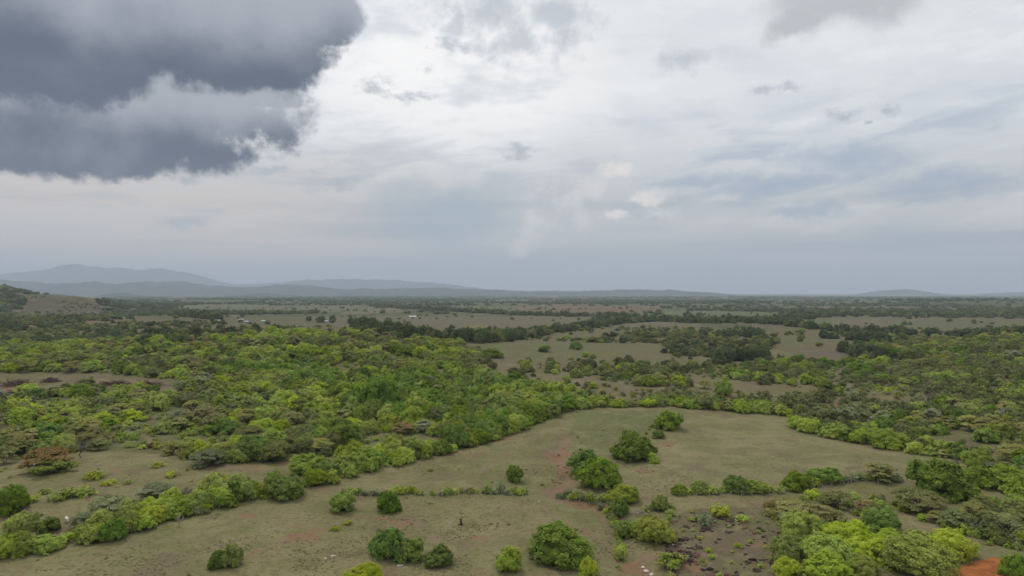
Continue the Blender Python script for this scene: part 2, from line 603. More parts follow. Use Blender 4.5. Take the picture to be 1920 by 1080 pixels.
def ground_mat():
    m, nt, out = new_mat('pasture_and_soil')
    geo = nt.node('ShaderNodeNewGeometry')
    p = E(nt, geo.outputs['Position'])
    base = nt.attr('field_colour', 'Color')
    soil = nt.attr('bare_soil')
    rough_g = nt.attr('rough_grass')
    n_big = nt.noise(p, 0.03, 4.0, 0.55)
    n_mid = nt.noise(p, 0.16, 5.0, 0.6)
    n_fine = nt.noise(p, 0.9, 4.0, 0.65)
    n_soil = nt.noise(p, 0.28, 6.0, 0.65)
    close = nt.step(nt.vmath('LENGTH', p), 900.0, 380.0)
    # grazed grass: greener and paler patches
    col = nt.mix(nt.step(n_big, 0.40, 0.60) * nt.lin(close, 0.0, 1.0, 0.3, 0.55), base, (0.120, 0.126, 0.046))
    col = nt.mix(nt.step(n_mid, 0.50, 0.70) * 0.35 * close, col, (0.235, 0.205, 0.125))
    col = nt.mix(nt.step(n_mid, 0.48, 0.34) * 0.40, col, (0.105, 0.098, 0.045))
    n_br = nt.noise(p, 0.055, 5.0, 0.62)
    col = nt.mix(nt.step(n_br, 0.52, 0.66) * 0.6, col, (0.150, 0.108, 0.070))
    col = nt.mix(nt.step(n_br, 0.46, 0.34) * 0.5 * close, col, (0.235, 0.215, 0.105))
    n_gr = nt.noise(p, 0.10, 5.0, 0.6)
    col = nt.mix(nt.step(n_gr, 0.54, 0.68) * 0.5 * close, col, (0.120, 0.142, 0.040))
    # tussocks
    tus = nt.step(n_fine, 0.52, 0.66)
    col = nt.mix(tus * nt.lin(rough_g, 0.0, 1.0, 0.42, 0.80), col, (0.075, 0.078, 0.032))
    col = nt.mix(nt.step(n_fine, 0.44, 0.30) * 0.25 * close, col, (0.26, 0.225, 0.14))
    n_sp = nt.noise(p, 1.9, 3.0, 0.7)
    col = nt.mix(nt.step(n_sp, 0.56, 0.66) * 0.5 * close, col, (0.072, 0.066, 0.034))
    # bare earth showing through
    sm = nt.step(n_soil + (n_fine - 0.5) * 0.35 + soil * 0.56, 0.76, 0.92)
    n_red = nt.noise(p, 0.07, 3.0, 0.5)
    earth = nt.mix(nt.step(n_red, 0.4, 0.6), (0.210, 0.122, 0.070), (0.200, 0.148, 0.098))
    earth = nt.mix(nt.step(n_fine, 0.5, 0.7) * 0.6, earth, (0.14, 0.085, 0.060))
    col = nt.mix(sm * 0.85, col, earth)
    road = nt.attr('red_road')
    rc = nt.mix(nt.step(n_mid, 0.4, 0.6), (0.370, 0.130, 0.040), (0.280, 0.098, 0.033))
    rc = nt.mix(nt.step(n_soil, 0.52, 0.36) * 0.75, rc, (0.150, 0.062, 0.026))
    rc = nt.mix(nt.step(n_fine, 0.55, 0.7) * 0.5, rc, (0.36, 0.19, 0.10))
    col = nt.mix(nt.step(road + (n_soil - 0.5) * 0.8, 0.35, 0.6), col, rc)
    b = nt.node('ShaderNodeBsdfPrincipled')
    nt.put(b.inputs['Base Color'], col)
    b.inputs['Roughness'].default_value = 0.95
    b.inputs['Specular IOR Level'].default_value = 0.1
    bp = nt.node('ShaderNodeBump')
    bp.inputs['Strength'].default_value = 0.9
    bp.inputs['Distance'].default_value = 0.6
    nt.put(bp.inputs['Height'], n_fine * 0.5 + n_mid)
    m.node_tree.links.new(bp.outputs[0], b.inputs['Normal'])
    m.node_tree.links.new(b.outputs[0], out.inputs[0])
    return m


MAT['ground'] = ground_mat()

# ------------------------------------------------------------------ picture-plan of the land (picture points, put on the ground by project())
THICKET = [(-170, 652), (150, 645), (330, 640), (480, 628), (620, 620), (760, 632), (860, 648), (905, 668), (900, 690), (925, 712), (1000, 735),
           (1075, 748), (1068, 766), (1000, 795), (930, 824), (850, 848), (760, 868), (690, 882), (655, 868), (600, 850), (555, 868),
           (470, 868), (420, 866), (300, 852), (210, 842), (150, 846), (80, 852), (-170, 860)]
CLEARING = [(-170, 700), (120, 698), (230, 704), (310, 712), (345, 728), (330, 742), (250, 735), (150, 722), (90, 742), (-170, 752)]
GLADE = [(690, 832), (760, 815), (840, 818), (800, 836), (720, 850), (640, 868), (600, 862), (640, 846)]
OPEN_MID = [(700, 690), (905, 678), (1080, 690), (1120, 712), (1080, 722), (960, 722), (905, 700), (760, 700)]
BIG_PASTURE = [(1230, 772), (1330, 770), (1480, 784), (1492, 806), (1560, 824), (1640, 840), (1720, 856), (1800, 866), (1760, 885),
               (1690, 893), (1600, 890), (1480, 912), (1260, 926), (1150, 890), (1170, 865), (1240, 850)]
LUSH_STRIP = [(1080, 770), (1235, 770), (1230, 800), (1180, 822), (1140, 850), (1095, 842), (1060, 822), (1075, 800)]
UPPER_PASTURE = [(850, 848), (930, 824), (1000, 795), (1075, 764), (1240, 766), (1250, 820), (1160, 920), (1050, 925), (640, 925), (610, 908), (690, 880)]
STONY = [(1245, 975), (1290, 955), (1400, 955), (1480, 965), (1470, 1000), (1455, 1080), (1470, 1130), (1230, 1130), (1250, 1040)]
SCRUB_R = [(1080, 700), (1330, 690), (1480, 676), (1690, 682), (1760, 650), (2090, 640), (2100, 640), (2100, 900), (1930, 900), (1850, 880),
           (1790, 858), (1640, 834), (1560, 816), (1492, 800), (1485, 780), (1330, 768), (1180, 764), (1075, 764)]
HILL_R = [(1480, 700), (1640, 668), (1760, 650), (2090, 640), (2150, 630), (2150, 850), (1760, 850), (1700, 800), (1760, 740), (1640, 720), (1560, 712)]
TAN_MID = [(1330, 676), (1400, 660), (1450, 655), (1475, 662), (1478, 676), (1400, 680)]
PURPLE_MID = [(1478, 652), (1560, 650), (1690, 668), (1700, 682), (1590, 676), (1490, 672)]
TAN_UP = [(1440, 634), (1560, 628), (1700, 634), (1690, 648), (1600, 645), (1480, 650)]
OPEN_C = [(890, 648), (960, 640), (1250, 645), (1240, 656), (1120, 668), (1000, 672), (910, 668)]
BROWN_L = [(-170, 596), (140, 590), (300, 598), (420, 610), (400, 625), (340, 634), (100, 618), (-170, 625)]
FAR_FIELDS = [  # polygon, colour
    ([(960, 573), (1235, 574), (1245, 584), (1130, 589), (970, 587)], (0.235, 0.140, 0.100)),
    ([(640, 577), (745, 578), (760, 585), (640, 590)], (0.235, 0.165, 0.125)),
    ([(840, 574), (960, 573), (970, 586), (850, 580)], (0.15, 0.17, 0.085)),
    ([(1240, 582), (1480, 586), (1400, 592), (1245, 590)], (0.17, 0.185, 0.095)),
    ([(1470, 597), (1560, 600), (1560, 607), (1480, 606)], (0.14, 0.18, 0.085)),
    ([(1560, 598), (1650, 598), (1665, 611), (1562, 609)], (0.235, 0.165, 0.120)),
    ([(1660, 604), (2090, 600), (2050, 600), (2050, 618), (1680, 618)], (0.175, 0.165, 0.085)),
    ([(750, 594), (1090, 594), (1060, 612), (860, 616), (740, 606)], (0.200, 0.165, 0.115)),
    ([(870, 611), (922, 611), (922, 615), (872, 616)], (0.330, 0.240, 0.110)),
    ([(1130, 602), (1290, 603), (1330, 612), (1180, 622), (1140, 616)], (0.205, 0.165, 0.115)),
    ([(340, 570), (700, 575), (690, 586), (420, 586), (300, 580)], (0.175, 0.165, 0.105)),
    ([(278, 573), (360, 571), (360, 576), (282, 577)], (0.24, 0.25, 0.12)),
    ([(160, 634), (330, 634), (330, 640), (165, 640)], (0.16, 0.15, 0.085)),
    ([(800, 634), (905, 632), (900, 642), (810, 642)], (0.16, 0.15, 0.085)),
    ([(400, 596), (740, 592), (760, 612), (640, 616), (400, 616)], (0.175, 0.150, 0.095)),
]
SOIL_SPOTS = [  # px, py, rx, ry, strength
    (1050, 852, 36, 14, .9), (1065, 890, 30, 14, .9), (1040, 922, 34, 8, 1.0), (1075, 875, 30, 26, .7), (1130, 945, 40, 6, .7),
    (862, 849, 22, 5, .7), (905, 852, 20, 5, .6), (930, 825, 40, 5, .5), (1205, 882, 26, 8, .8), (1250, 833, 18, 7, .8), (1270, 815, 16, 5, .7),
    (815, 1012, 18, 12, 1.0), (852, 1006, 14, 6, .8), (905, 1010, 28, 9, .8), (760, 982, 50, 14, .75), (700, 975, 30, 10, .5),
    (600, 912, 20, 7, 1.0), (462, 967, 26, 6, .8), (570, 1006, 46, 9, .95), (740, 905, 18, 5, .6), (835, 853, 20, 4, .6),
    (540, 868, 40, 7, .8), (430, 876, 60, 7, .7), (480, 880, 40, 5, .6), (210, 882, 22, 4, .7), (1110, 1000, 30, 14, .6),
    (1010, 1040, 30, 10, .5), (1230, 1045, 40, 16, .7), (1190, 1068, 40, 16, .95), (1150, 1000, 16, 30, .5), (560, 962, 60, 8, .45),
    (1330, 1000, 40, 12, .5), (1300, 1060, 50, 16, .75), (1420, 1020, 30, 14, .5), (1330, 1040, 26, 10, .8), (1530, 915, 60, 8, .6),
    (40, 1066, 40, 8, .6), (300, 1070, 50, 8, .5), (870, 1070, 70, 8, .5), (1560, 762, 60, 6, .7), (1570, 795, 70, 8, .6), (1380, 745, 50, 8, .7),
    (1660, 715, 30, 12, .7), (700, 835, 60, 6, .6), (285, 828, 16, 7, 1.0), (40, 730, 60, 8, .8), (200, 718, 80, 5, .8),
    (900, 690, 80, 8, .55), (1000, 705, 70, 5, .5), (980, 935, 50, 5, .4), (630, 900, 40, 6, .5), (1700, 960, 40, 8, .5),
]
TRACKS = [  # thin worn paths: picture points, half-width m
    ([(905, 880), (935, 862), (960, 842)], 0.35), ([(450, 1048), (500, 1028), (547, 1010), (590, 992)], 0.45),
    ([(545, 1016), (600, 996), (625, 988)], 0.4), ([(880, 905), (905, 880)], 0.25), ([(640, 898), (700, 880), (840, 853)], 0.4),
    ([(300, 1062), (420, 1020), (560, 985), (640, 968), (720, 972)], 0.3), ([(1010, 945), (1060, 985), (1130, 1010), (1160, 1060)], 0.35),
    ([(930, 826), (990, 836), (1040, 850)], 0.35), ([(120, 905), (260, 915), (380, 900), (440, 884)], 0.3), ([(1300, 940), (1420, 945), (1480, 938)], 0.3),
    ([(1200, 880), (1300, 860), (1420, 830), (1500, 822)], 0.22),
]
ROAD = [(1725, 1120), (1765, 1080), (1790, 1064), (1850, 1047), (1905, 1043), (1925, 1060), (1900, 1120)]


def build_ground():
    ang = np.concatenate([np.linspace(-math.pi, -0.80, 46, endpoint=False), np.linspace(-0.80, 0.80, 900, endpoint=False),
                          np.linspace(0.80, math.pi, 46, endpoint=False)])
    pix = np.concatenate([np.linspace(640, 60, 430, endpoint=False), np.linspace(60, 8, 150, endpoint=False), np.linspace(8, 1.7, 26)])
    rad = np.concatenate([[2, 30, 60, 90, 110], CAM_H * FPX / pix])
    na, nr = len(ang), len(rad)
    A, R = np.meshgrid(ang, rad)
    X, Y = R * np.sin(A), R * np.cos(A)
    Z = height(X, Y)
    verts = np.stack([X, Y, Z], -1).reshape(-1, 3)
    i = np.arange(nr - 1)[:, None] * na
    j = np.arange(na)[None, :]
    j2 = (j + 1) % na
    faces = np.stack([i + j, i + j2, i + na + j2, i + na + j], -1).reshape(-1, 4)
    faces = faces[:, ::-1]
    o = obj_mesh('ground', verts, faces, MAT['ground'], smooth=True)
    tag(o, 'grazed dry pasture with bare red soil and scrub land reaching to the horizon', kind='structure')
    x, y, z = X.ravel(), Y.ravel(), Z.ravel()
    r = R.ravel()
    px, py = project(x, y, z)
    # uneven outlines
    wob = np.clip(r / 400, 0.3, 1.0)
    qx = px + (fbm(x / 9, y / 9, 3, 41) - 0.5) * 26 * wob
    qy = py + (fbm(x / 9, y / 9, 3, 47) - 0.5) * 12 * np.clip((py - 549) / 200, 0.08, 1)
    C = np.zeros((len(x), 3))
    C[:] = (0.196, 0.168, 0.083)                                        # grazed grass
    # mid-distance scrub land: browner
    t = sstep(r, 430, 560)[:, None]
    C = C * (1 - t) + np.array((0.122, 0.106, 0.056)) * t
    # far patchwork of fields
    a = 0.35
    u, v = (x * math.cos(a) + y * math.sin(a)), (-x * math.sin(a) + y * math.cos(a))
    u = u + (fbm(x / 900, y / 900, 2, 55) - 0.5) * 500
    v = v + (fbm(x / 900, y / 900, 2, 56) - 0.5) * 500
    cu, cv = np.floor(u / 420), np.floor(v / 300)
    hsh = _hash(cu, cv, 77)
    pal = np.array([(0.155, 0.150, 0.080), (0.120, 0.130, 0.062), (0.185, 0.150, 0.098), (0.095, 0.110, 0.050),
                    (0.140, 0.135, 0.075), (0.20, 0.145, 0.105), (0.085, 0.100, 0.045), (0.165, 0.165, 0.085)])
    F = pal[(hsh * 7.99).astype(int)] * (0.57, 0.63, 0.60)
    woods = sstep(fbm(x / 800, y / 800, 4, 91), 0.51, 0.62)[:, None] * sstep(r, 2200, 4000)[:, None]
    F = F * (1 - woods * 0.8) + np.array((0.05, 0.066, 0.03)) * woods * 0.8
    t = sstep(r, 1050, 1350)[:, None]
    C = C * (1 - t) + F * t
    for poly, col in FAR_FIELDS:
        mk = in_poly(px, py, poly)
        C[mk] = np.array(col) * (0.58, 0.64, 0.60)
    def put(poly, col, amt=1.0, qx_=qx, qy_=qy):
        mk = in_poly(qx_, qy_, poly)
        C[mk] = C[mk] * (1 - amt) + np.array(col) * amt
        return mk
    put(BROWN_L, (0.140, 0.100, 0.064), 0.9)
    put([(40, 562), (70, 556), (150, 556), (185, 570), (180, 590), (40, 592)], (0.078, 0.062, 0.042))
    put(SCRUB_R, (0.150, 0.118, 0.066))
    put(THICKET, (0.105, 0.100, 0.046))
    put(HILL_R, (0.120, 0.108, 0.052))
    put(CLEARING, (0.150, 0.115, 0.072))
    put(GLADE, (0.155, 0.135, 0.070))
    put(OPEN_MID, (0.160, 0.128, 0.080))
    put(OPEN_C, (0.115, 0.115, 0.052))
    put(TAN_MID, (0.150, 0.132, 0.068))
    put(TAN_UP, (0.112, 0.106, 0.054))
    put(PURPLE_MID, (0.120, 0.095, 0.072))
    big = put(BIG_PASTURE, (0.208, 0.184, 0.094))
    put(LUSH_STRIP, (0.125, 0.142, 0.054), 0.9)
    put(STONY, (0.128, 0.094, 0.066), 0.92)
    soil = np.zeros(len(x))
    near = r < 1200
    for sx, sy, rx, ry, s in SOIL_SPOTS:
        d = np.hypot((qx - sx) / rx, (qy - sy) / ry)
        soil = np.maximum(soil, s * sstep(1.25 - d, 0, 0.8))
    for pts, w in TRACKS:
        wp = [ground_at(*p)[:2] for p in pts]
        d = np.full(len(x), 1e9)
        d[near] = seg_dist(x[near], y[near], wp)
        soil = np.maximum(soil, 0.85 * sstep(w * 2.4 - d, 0, w * 1.4))
    g = np.full(len(x), 1e9)
    g[near] = gully_dist(x[near], y[near])
    soil = np.maximum(soil, 0.75 * sstep(6.5 - g, 0, 5) * (py > 815) * (py < 1000))
    soil[~near] = 0.12
    soil = np.maximum(soil, 0.16 * (py > 760))
    road = sstep(in_poly(px, py, ROAD).astype(float), 0, 1)
    rough = np.where(big, 0.25, 0.5) + 0.4 * in_poly(qx, qy, SCRUB_R)
    me = o.data
    ca = me.attributes.new('field_colour', 'FLOAT_COLOR', 'POINT')
    ca.data.foreach_set('color', np.concatenate([C, np.ones((len(C), 1))], 1).astype(np.float32).ravel())
    for nm, arr in (('bare_soil', soil), ('red_road', road), ('rough_grass', rough)):
        at = me.attributes.new(nm, 'FLOAT', 'POINT')
        at.data.foreach_set('value', arr.astype(np.float32))
    return o


build_ground()


# ------------------------------------------------------------------ mountains and far ridges
def ridge(name, label, dist, depth, profile, seed, rough=0.25, cell=None):
    """a range of hills: crest heights follow the profile (picture points), slopes fall away to front and back"""
    pxs = np.array([p[0] for p in profile], float)
    pys = np.array([p[1] for p in profile], float)
    nx, ny = 900, 36
    U = np.linspace(pxs[0], pxs[-1], nx)
    X0 = (U - 960) / FPX * dist
    crest = CAM_H + (HORIZON - np.interp(U, pxs, pys)) / FPX * dist
    T = np.linspace(-1, 1, ny)
    Xg, Tg = np.meshgrid(X0, T)
    Yg = dist + Tg * depth
    sc = depth * 0.55
    n = fbm(Xg / sc, Yg / sc, 5, seed)
    rg = 1 - np.abs(2 * fbm(Xg / (sc * 0.8), Yg / (sc * 0.8), 5, seed + 9) - 1)
    fall = np.clip(1 - np.abs(Tg + (n - 0.5) * 0.5), 0, 1) ** 0.9
    base = -60.0
    crest = np.maximum(crest, base + 5)
    jag = 1 + (fbm(X0 / (sc * 0.30), X0 * 0, 6, seed + 3, 0.6) - 0.5) * rough
    Z = base + (crest * jag - base)[None, :] * fall * (0.82 + 0.25 * rg)
    Z = np.maximum(Z, base)
    sc_fix = ((crest - base) * jag) / np.maximum((Z - base).max(0), 1e-3)
    Z = base + (Z - base) * np.clip(sc_fix, 0.5, 1.25)[None, :]
    verts = np.stack([Xg, Yg, Z], -1).reshape(-1, 3)
    i = np.arange(ny - 1)[:, None] * nx
    j = np.arange(nx - 1)[None, :]
    faces = np.stack([i + j, i + j + 1, i + nx + j + 1, i + nx + j], -1).reshape(-1, 4)
    o = obj_mesh(name, verts, faces, MAT['hills'], smooth=True)
    tag(o, label, kind='structure')
    return o


ridge('mountains', 'pale blue hazy mountain range with a flat-topped crest, farthest at the left', 28500, 3600,
      [(-500, 530), (-300, 512), (-100, 520), (0, 514), (60, 510), (120, 502), (150, 498), (225, 500), (255, 506), (300, 502), (335, 508),
       (370, 516), (410, 527), (450, 534), (520, 530), (560, 526), (620, 524), (680, 523), (760, 526), (830, 532), (900, 540), (960, 549), (1010, 556)], 5, 0.22)
ridge('hills', 'blue-grey line of hazy hills in front of the pale range', 16500, 2600,
      [(-500, 538), (-200, 534), (0, 526), (60, 527), (110, 531), (180, 531), (250, 530), (290, 529), (340, 527), (390, 534), (450, 538),
       (520, 535), (580, 536), (640, 541), (760, 541), (830, 539), (900, 542), (1000, 546), (1100, 545), (1160, 544), (1210, 542), (1240, 544), (1290, 546),
       (1360, 551), (1420, 556), (1480, 560)], 15, 0.42)
ridge('hills', 'low dark hump of hills at the foot of the blue-grey line', 11500, 1000,
      [(120, 562), (180, 556), (205, 551), (235, 548), (255, 553), (300, 556), (400, 557), (470, 552), (500, 549), (530, 553), (600, 556), (720, 557),
       (800, 558), (900, 562)], 25, 0.2)
ridge('hills', 'faint blue hill alone on the horizon far right', 21000, 1800,
      [(1590, 556), (1620, 551), (1640, 545), (1660, 544), (1690, 542), (1715, 545), (1750, 550), (1800, 554), (1830, 552), (1880, 549), (1950, 546), (2100, 545), (2300, 556)], 35, 0.05)


# ------------------------------------------------------------------ plant shapes
def unit(v):
    return v / np.maximum(np.linalg.norm(v, axis=-1, keepdims=True), 1e-9)


def leaf_quads(pos, nrm, size, g, aspect=0.62):
    """kite-shaped sprays of leaves: (N,3) positions, (N,3) facings, (N,) sizes"""
    n = len(pos)
    nrm = unit(nrm)
    a = unit(np.cross(nrm, unit(g.normal(size=(n, 3)))))
    b = np.cross(nrm, a)
    s = np.asarray(size).reshape(-1, 1)
    bend = nrm * s * g.uniform(-0.18, 0.05, (n, 1))
    v = np.stack([pos - a * s, pos - b * s * aspect + bend, pos + a * s, pos + b * s * aspect + bend], 1)
    return v.reshape(-1, 3), np.arange(n * 4).reshape(-1, 4)


def tube(pts, radii, sides=5):
    pts = np.asarray(pts, float)
    V, Fc = [], []
    for k, (p, r) in enumerate(zip(pts, radii)):
        d = pts[min(k + 1, len(pts) - 1)] - pts[max(k - 1, 0)]
        d = d / (np.linalg.norm(d) + 1e-9)
        a = np.cross(d, (0.31, 0.87, 0.21))
        a /= np.linalg.norm(a) + 1e-9
        b = np.cross(d, a)
        for i in range(sides):
            t = 2 * math.pi * i / sides
            V.append(p + r * (a * math.cos(t) + b * math.sin(t)))
    for k in range(len(pts) - 1):
        for i in range(sides):
            j = (i + 1) % sides
            Fc.append((k * sides + i, k * sides + j, (k + 1) * sides + j, (k + 1) * sides + i))
    return V, Fc


class Builder:
    def __init__(self):
        self.V, self.F, self.M, self.T = [], [], [], []
        self.n = 0

    def add(self, v, f, mat, tone):
        v, f = np.asarray(v, float), np.asarray(f, int)
        self.V.append(v)
        self.F.append(f + self.n)
        self.M.append(np.full(len(f), mat))
        self.T.append(np.full(len(v), 0.5) if np.isscalar(tone) else tone)
        self.n += len(v)

    def mesh(self, name, mats):
        me = bpy.data.meshes.new(name)
        V, Fc = np.concatenate(self.V), np.concatenate(self.F)
        me.vertices.add(len(V))
        me.vertices.foreach_set('co', V.astype(np.float32).ravel())
        me.loops.add(Fc.size)
        me.loops.foreach_set('vertex_index', Fc.astype(np.int32).ravel())
        me.polygons.add(len(Fc))
        me.polygons.foreach_set('loop_start', np.arange(0, Fc.size, 4, dtype=np.int32))
        me.update(calc_edges=True)
        for m in mats:
            me.materials.append(m)
        me.polygons.foreach_set('material_index', np.concatenate(self.M).astype(np.int32))
        at = me.attributes.new('leaf_tone', 'FLOAT', 'POINT')
        at.data.foreach_set('value', np.concatenate(self.T).astype(np.float32))
        return me


def crown_round(g, n_leaf, leaf, width=10.0, height_=7.0, low=0.35, nclump=46, clump=(0.17, 0.30), ragged=0.32):
    """a domed mass of leafy boughs standing from `low` up: a few big overlapping lobes whose outer skin is made of leaf clumps"""
    R, Hh = width / 2, (height_ - low) / 2
    cz = low + Hh
    lob, lr = [np.array((g.normal() * .08, g.normal() * .08, -.12))], [g.uniform(.62, .74)]
    ns = int(g.integers(4, 8))
    for i in range(ns):
        t = 2 * math.pi * (i + g.uniform(-.35, .35)) / ns
        q = g.uniform(.34, .56)
        lob.append(np.array((q * math.cos(t), q * math.sin(t), g.uniform(-.55, .10))))
        lr.append(g.uniform(.34, .52))
    for i in range(int(g.integers(1, 4))):
        lob.append(np.array((g.normal() * .24, g.normal() * .24, g.uniform(.22, .46))))
        lr.append(g.uniform(.28, .42))
    lob, lr = np.array(lob), np.array(lr)
    cs, ds, tries = [], [], 0
    while len(cs) < nclump:
        tries += 1
        i = g.choice(len(lr), p=lr ** 2 / (lr ** 2).sum())
        d = unit(g.normal(size=3))
        if d[2] < -.45:
            continue
        p = lob[i] + d * lr[i] * g.uniform(.86, 1.08)
        inside = np.linalg.norm(p - lob, axis=1) < lr * .84
        inside[i] = False
        if (inside.any() and tries < nclump * 40) or p[2] < -.92:
            continue
        cs.append(p)
        ds.append(d)
    cs, ds = np.array(cs), np.array(ds)
    m = np.quantile(np.abs(cs[:, :2]).max(1), .97)
    sc = .90 / m
    cs[:, :2] *= sc
    lobes = lob.copy()
    lobes[:, :2] *= sc
    cr = g.uniform(*clump, nclump)
    ctone = g.uniform(-.34, .34, nclump)
    k = g.integers(nclump, size=n_leaf)
    d = unit(g.normal(size=(n_leaf, 3)) * .75 + ds[k] * .8)
    rr = cr[k] * g.uniform(.35, 1.0 + ragged, n_leaf) ** .7
    rr = rr * np.where(g.uniform(0, 1, n_leaf) < .10, g.uniform(1.2, 1.8, n_leaf), 1.0)      # stray sprigs
    p = cs[k] + d * rr[:, None]
    nrm = ds[k] * .55 + d * .45 + g.normal(size=(n_leaf, 3)) * .34 + (0, 0, .42)
    zlo, zhi = np.quantile(p[:, 2], .01), np.quantile(p[:, 2], .995)
    zs = 2 / (zhi - zlo)
    p[:, 2] = (p[:, 2] - zlo) * zs - 1
    lobes[:, 2] = (lobes[:, 2] - zlo) * zs - 1
    P = p * (R, R, Hh) + (0, 0, cz)
    P[:, 2] = np.maximum(P[:, 2], .02)
    tone = np.clip(.5 + ctone[k] + g.normal(size=n_leaf) * .22, 0, 1)
    sz = leaf * g.uniform(.6, 1.25, n_leaf)
    return P, nrm, sz, tone, (lobes, lr, R, Hh, cz, sc, zs)


def add_core(b, g, core, mat, shrink=.92):
    """added filler toned dark as painted inner shade: closed lumps that keep the crown from being see-through"""
    lobes, lr, R, Hh, cz, sc, zs = core
    ico_v = unit(np.array([(1, 0, 0), (-1, 0, 0), (0, 1, 0), (0, -1, 0), (0, 0, 1), (0, 0, -1), (.6, .6, .6), (-.6, .6, .6), (.6, -.6, .6), (-.6, -.6, .6),
                           (.6, .6, -.6), (-.6, .6, -.6), (.6, -.6, -.6), (-.6, -.6, -.6)]))
    f4 = [(4, 6, 0, 8), (4, 7, 2, 6), (4, 9, 1, 7), (4, 8, 3, 9), (5, 12, 0, 10), (5, 10, 2, 11), (5, 11, 1, 13), (5, 13, 3, 12),
          (6, 2, 10, 0), (7, 1, 11, 2), (9, 3, 13, 1), (8, 0, 12, 3)]
    for c, r in zip(lobes, lr):
        v = (c + ico_v * r * shrink * g.uniform(.85, 1.08, (14, 1)) * (sc, sc, zs)) * (R, R, Hh) + (0, 0, cz)
        v[:, 2] = np.clip(v[:, 2], 0.0, cz + Hh * .93)
        b.add(v, f4, mat, g.uniform(0.0, .35, 14))  # low tones paint the shade inside the crown into the filler


def trunk_parts(g, height_, spread, rad, limbs=4, low=0.3):
    Vs, Fs, n = [], [], 0
    fork = height_ * low
    lean = g.normal(size=2) * 0.05 * height_
    segs = [([(0, 0, -0.3), (lean[0] * .4, lean[1] * .4, fork * .5), (lean[0], lean[1], fork)], [rad * 1.35, rad, rad * .85])]
    for i in range(limbs):
        t = 2 * math.pi * (i + g.uniform(-.3, .3)) / limbs
        r1, r2 = spread * g.uniform(.18, .3), spread * g.uniform(.4, .72)
        z1, z2 = fork + (height_ - fork) * g.uniform(.25, .45), height_ * g.uniform(.66, .86)
        a = (lean[0] + r1 * math.cos(t), lean[1] + r1 * math.sin(t), z1)
        e = (lean[0] + r2 * math.cos(t + .2), lean[1] + r2 * math.sin(t + .2), z2)
        segs.append(([(lean[0], lean[1], fork * .9), a, e], [rad * .62, rad * .42, rad * .14]))
        for s in range(2):
            t2 = t + g.uniform(-.8, .8)
            e2 = (a[0] + spread * .35 * math.cos(t2), a[1] + spread * .35 * math.sin(t2), z1 + (height_ - z1) * g.uniform(.3, .7))
            segs.append(([a, tuple((np.array(a) + e2) / 2 + g.normal(size=3) * .1), e2], [rad * .34, rad * .24, rad * .08]))
    for p, r in segs:
        v, f = tube(p, r, 5)
        Vs += [tuple(q) for q in v]
        Fs += [tuple(np.array(q) + n) for q in f]
        n += len(v)
    return np.array(Vs), np.array(Fs)


def crown_flat(g, n_leaf, leaf, width=10.0, height_=5.0, plates=26):
    """tiers of flat sprays, as on an umbrella-shaped thorn tree"""
    R = width / 2
    ps = []
    for i in range(plates):
        rr = math.sqrt(g.uniform(0.0, 1.0)) * 0.80
        t = g.uniform(0, 2 * math.pi)
        top = height_ * (1.0 - 0.62 * rr ** 2.2)
        z = top - height_ * g.choice([0, .0, .0, .12, .26, .42]) * g.uniform(.7, 1.1) - 0.15
        ps.append((rr * R * math.cos(t), rr * R * math.sin(t), max(z, 0.8), R * g.uniform(.20, .38)))
    ps = np.array(ps)
    k = g.integers(plates, size=n_leaf)
    a = g.uniform(0, 2 * math.pi, n_leaf)
    q = np.sqrt(g.uniform(0, 1, n_leaf)) * (1 + 0.22 * np.sin(a * 3 + k) + 0.12 * np.sin(a * 7 + 2 * k))
    P = np.stack([ps[k, 0] + np.cos(a) * q * ps[k, 3], ps[k, 1] + np.sin(a) * q * ps[k, 3],
                  ps[k, 2] - 0.20 * q ** 2 * ps[k, 3] + g.normal(size=n_leaf) * 0.07], 1)
    nrm = np.stack([np.cos(a) * q * .45 + P[:, 0] / R * .4, np.sin(a) * q * .45 + P[:, 1] / R * .4, np.ones(n_leaf)], 1) + g.normal(size=(n_leaf, 3)) * .28
    ptone = g.uniform(-.2, .2, plates)
    tone = np.clip(.5 + ptone[k] + g.normal(size=n_leaf) * .2, 0, 1)
    return P, nrm, leaf * g.uniform(.6, 1.3, n_leaf), tone, ps


def flat_trunk(g, ps, height_, rad):
    Vs, Fs, n = [], [], 0
    stems = g.integers(1, 4)
    roots = [(g.uniform(-.3, .3), g.uniform(-.3, .3), -.3) for _ in range(stems)]
    forks = [(r[0] + g.normal() * .6, r[1] + g.normal() * .6, height_ * g.uniform(.28, .45)) for r in roots]
    segs = [([r, tuple((np.array(r) + f) / 2 + g.normal(size=3) * .12), f], [rad * 1.2, rad, rad * .8]) for r, f in zip(roots, forks)]
    for p in ps[:22]:
        f = np.array(forks[int(np.argmin([math.hypot(q[0] - p[0], q[1] - p[1]) for q in forks]))])
        e = np.array((p[0], p[1], p[2] - .08))
        mid = (f + e) / 2 + (0, 0, .12 * height_)
        segs.append(([f, mid, e], [rad * .5, rad * .28, rad * .10]))
    for p, r in segs:
        v, fc = tube(p, r, 4)
        Vs += [tuple(q) for q in v]
        Fs += [tuple(np.array(q) + n) for q in fc]
        n += len(v)
    return np.array(Vs), np.array(Fs)


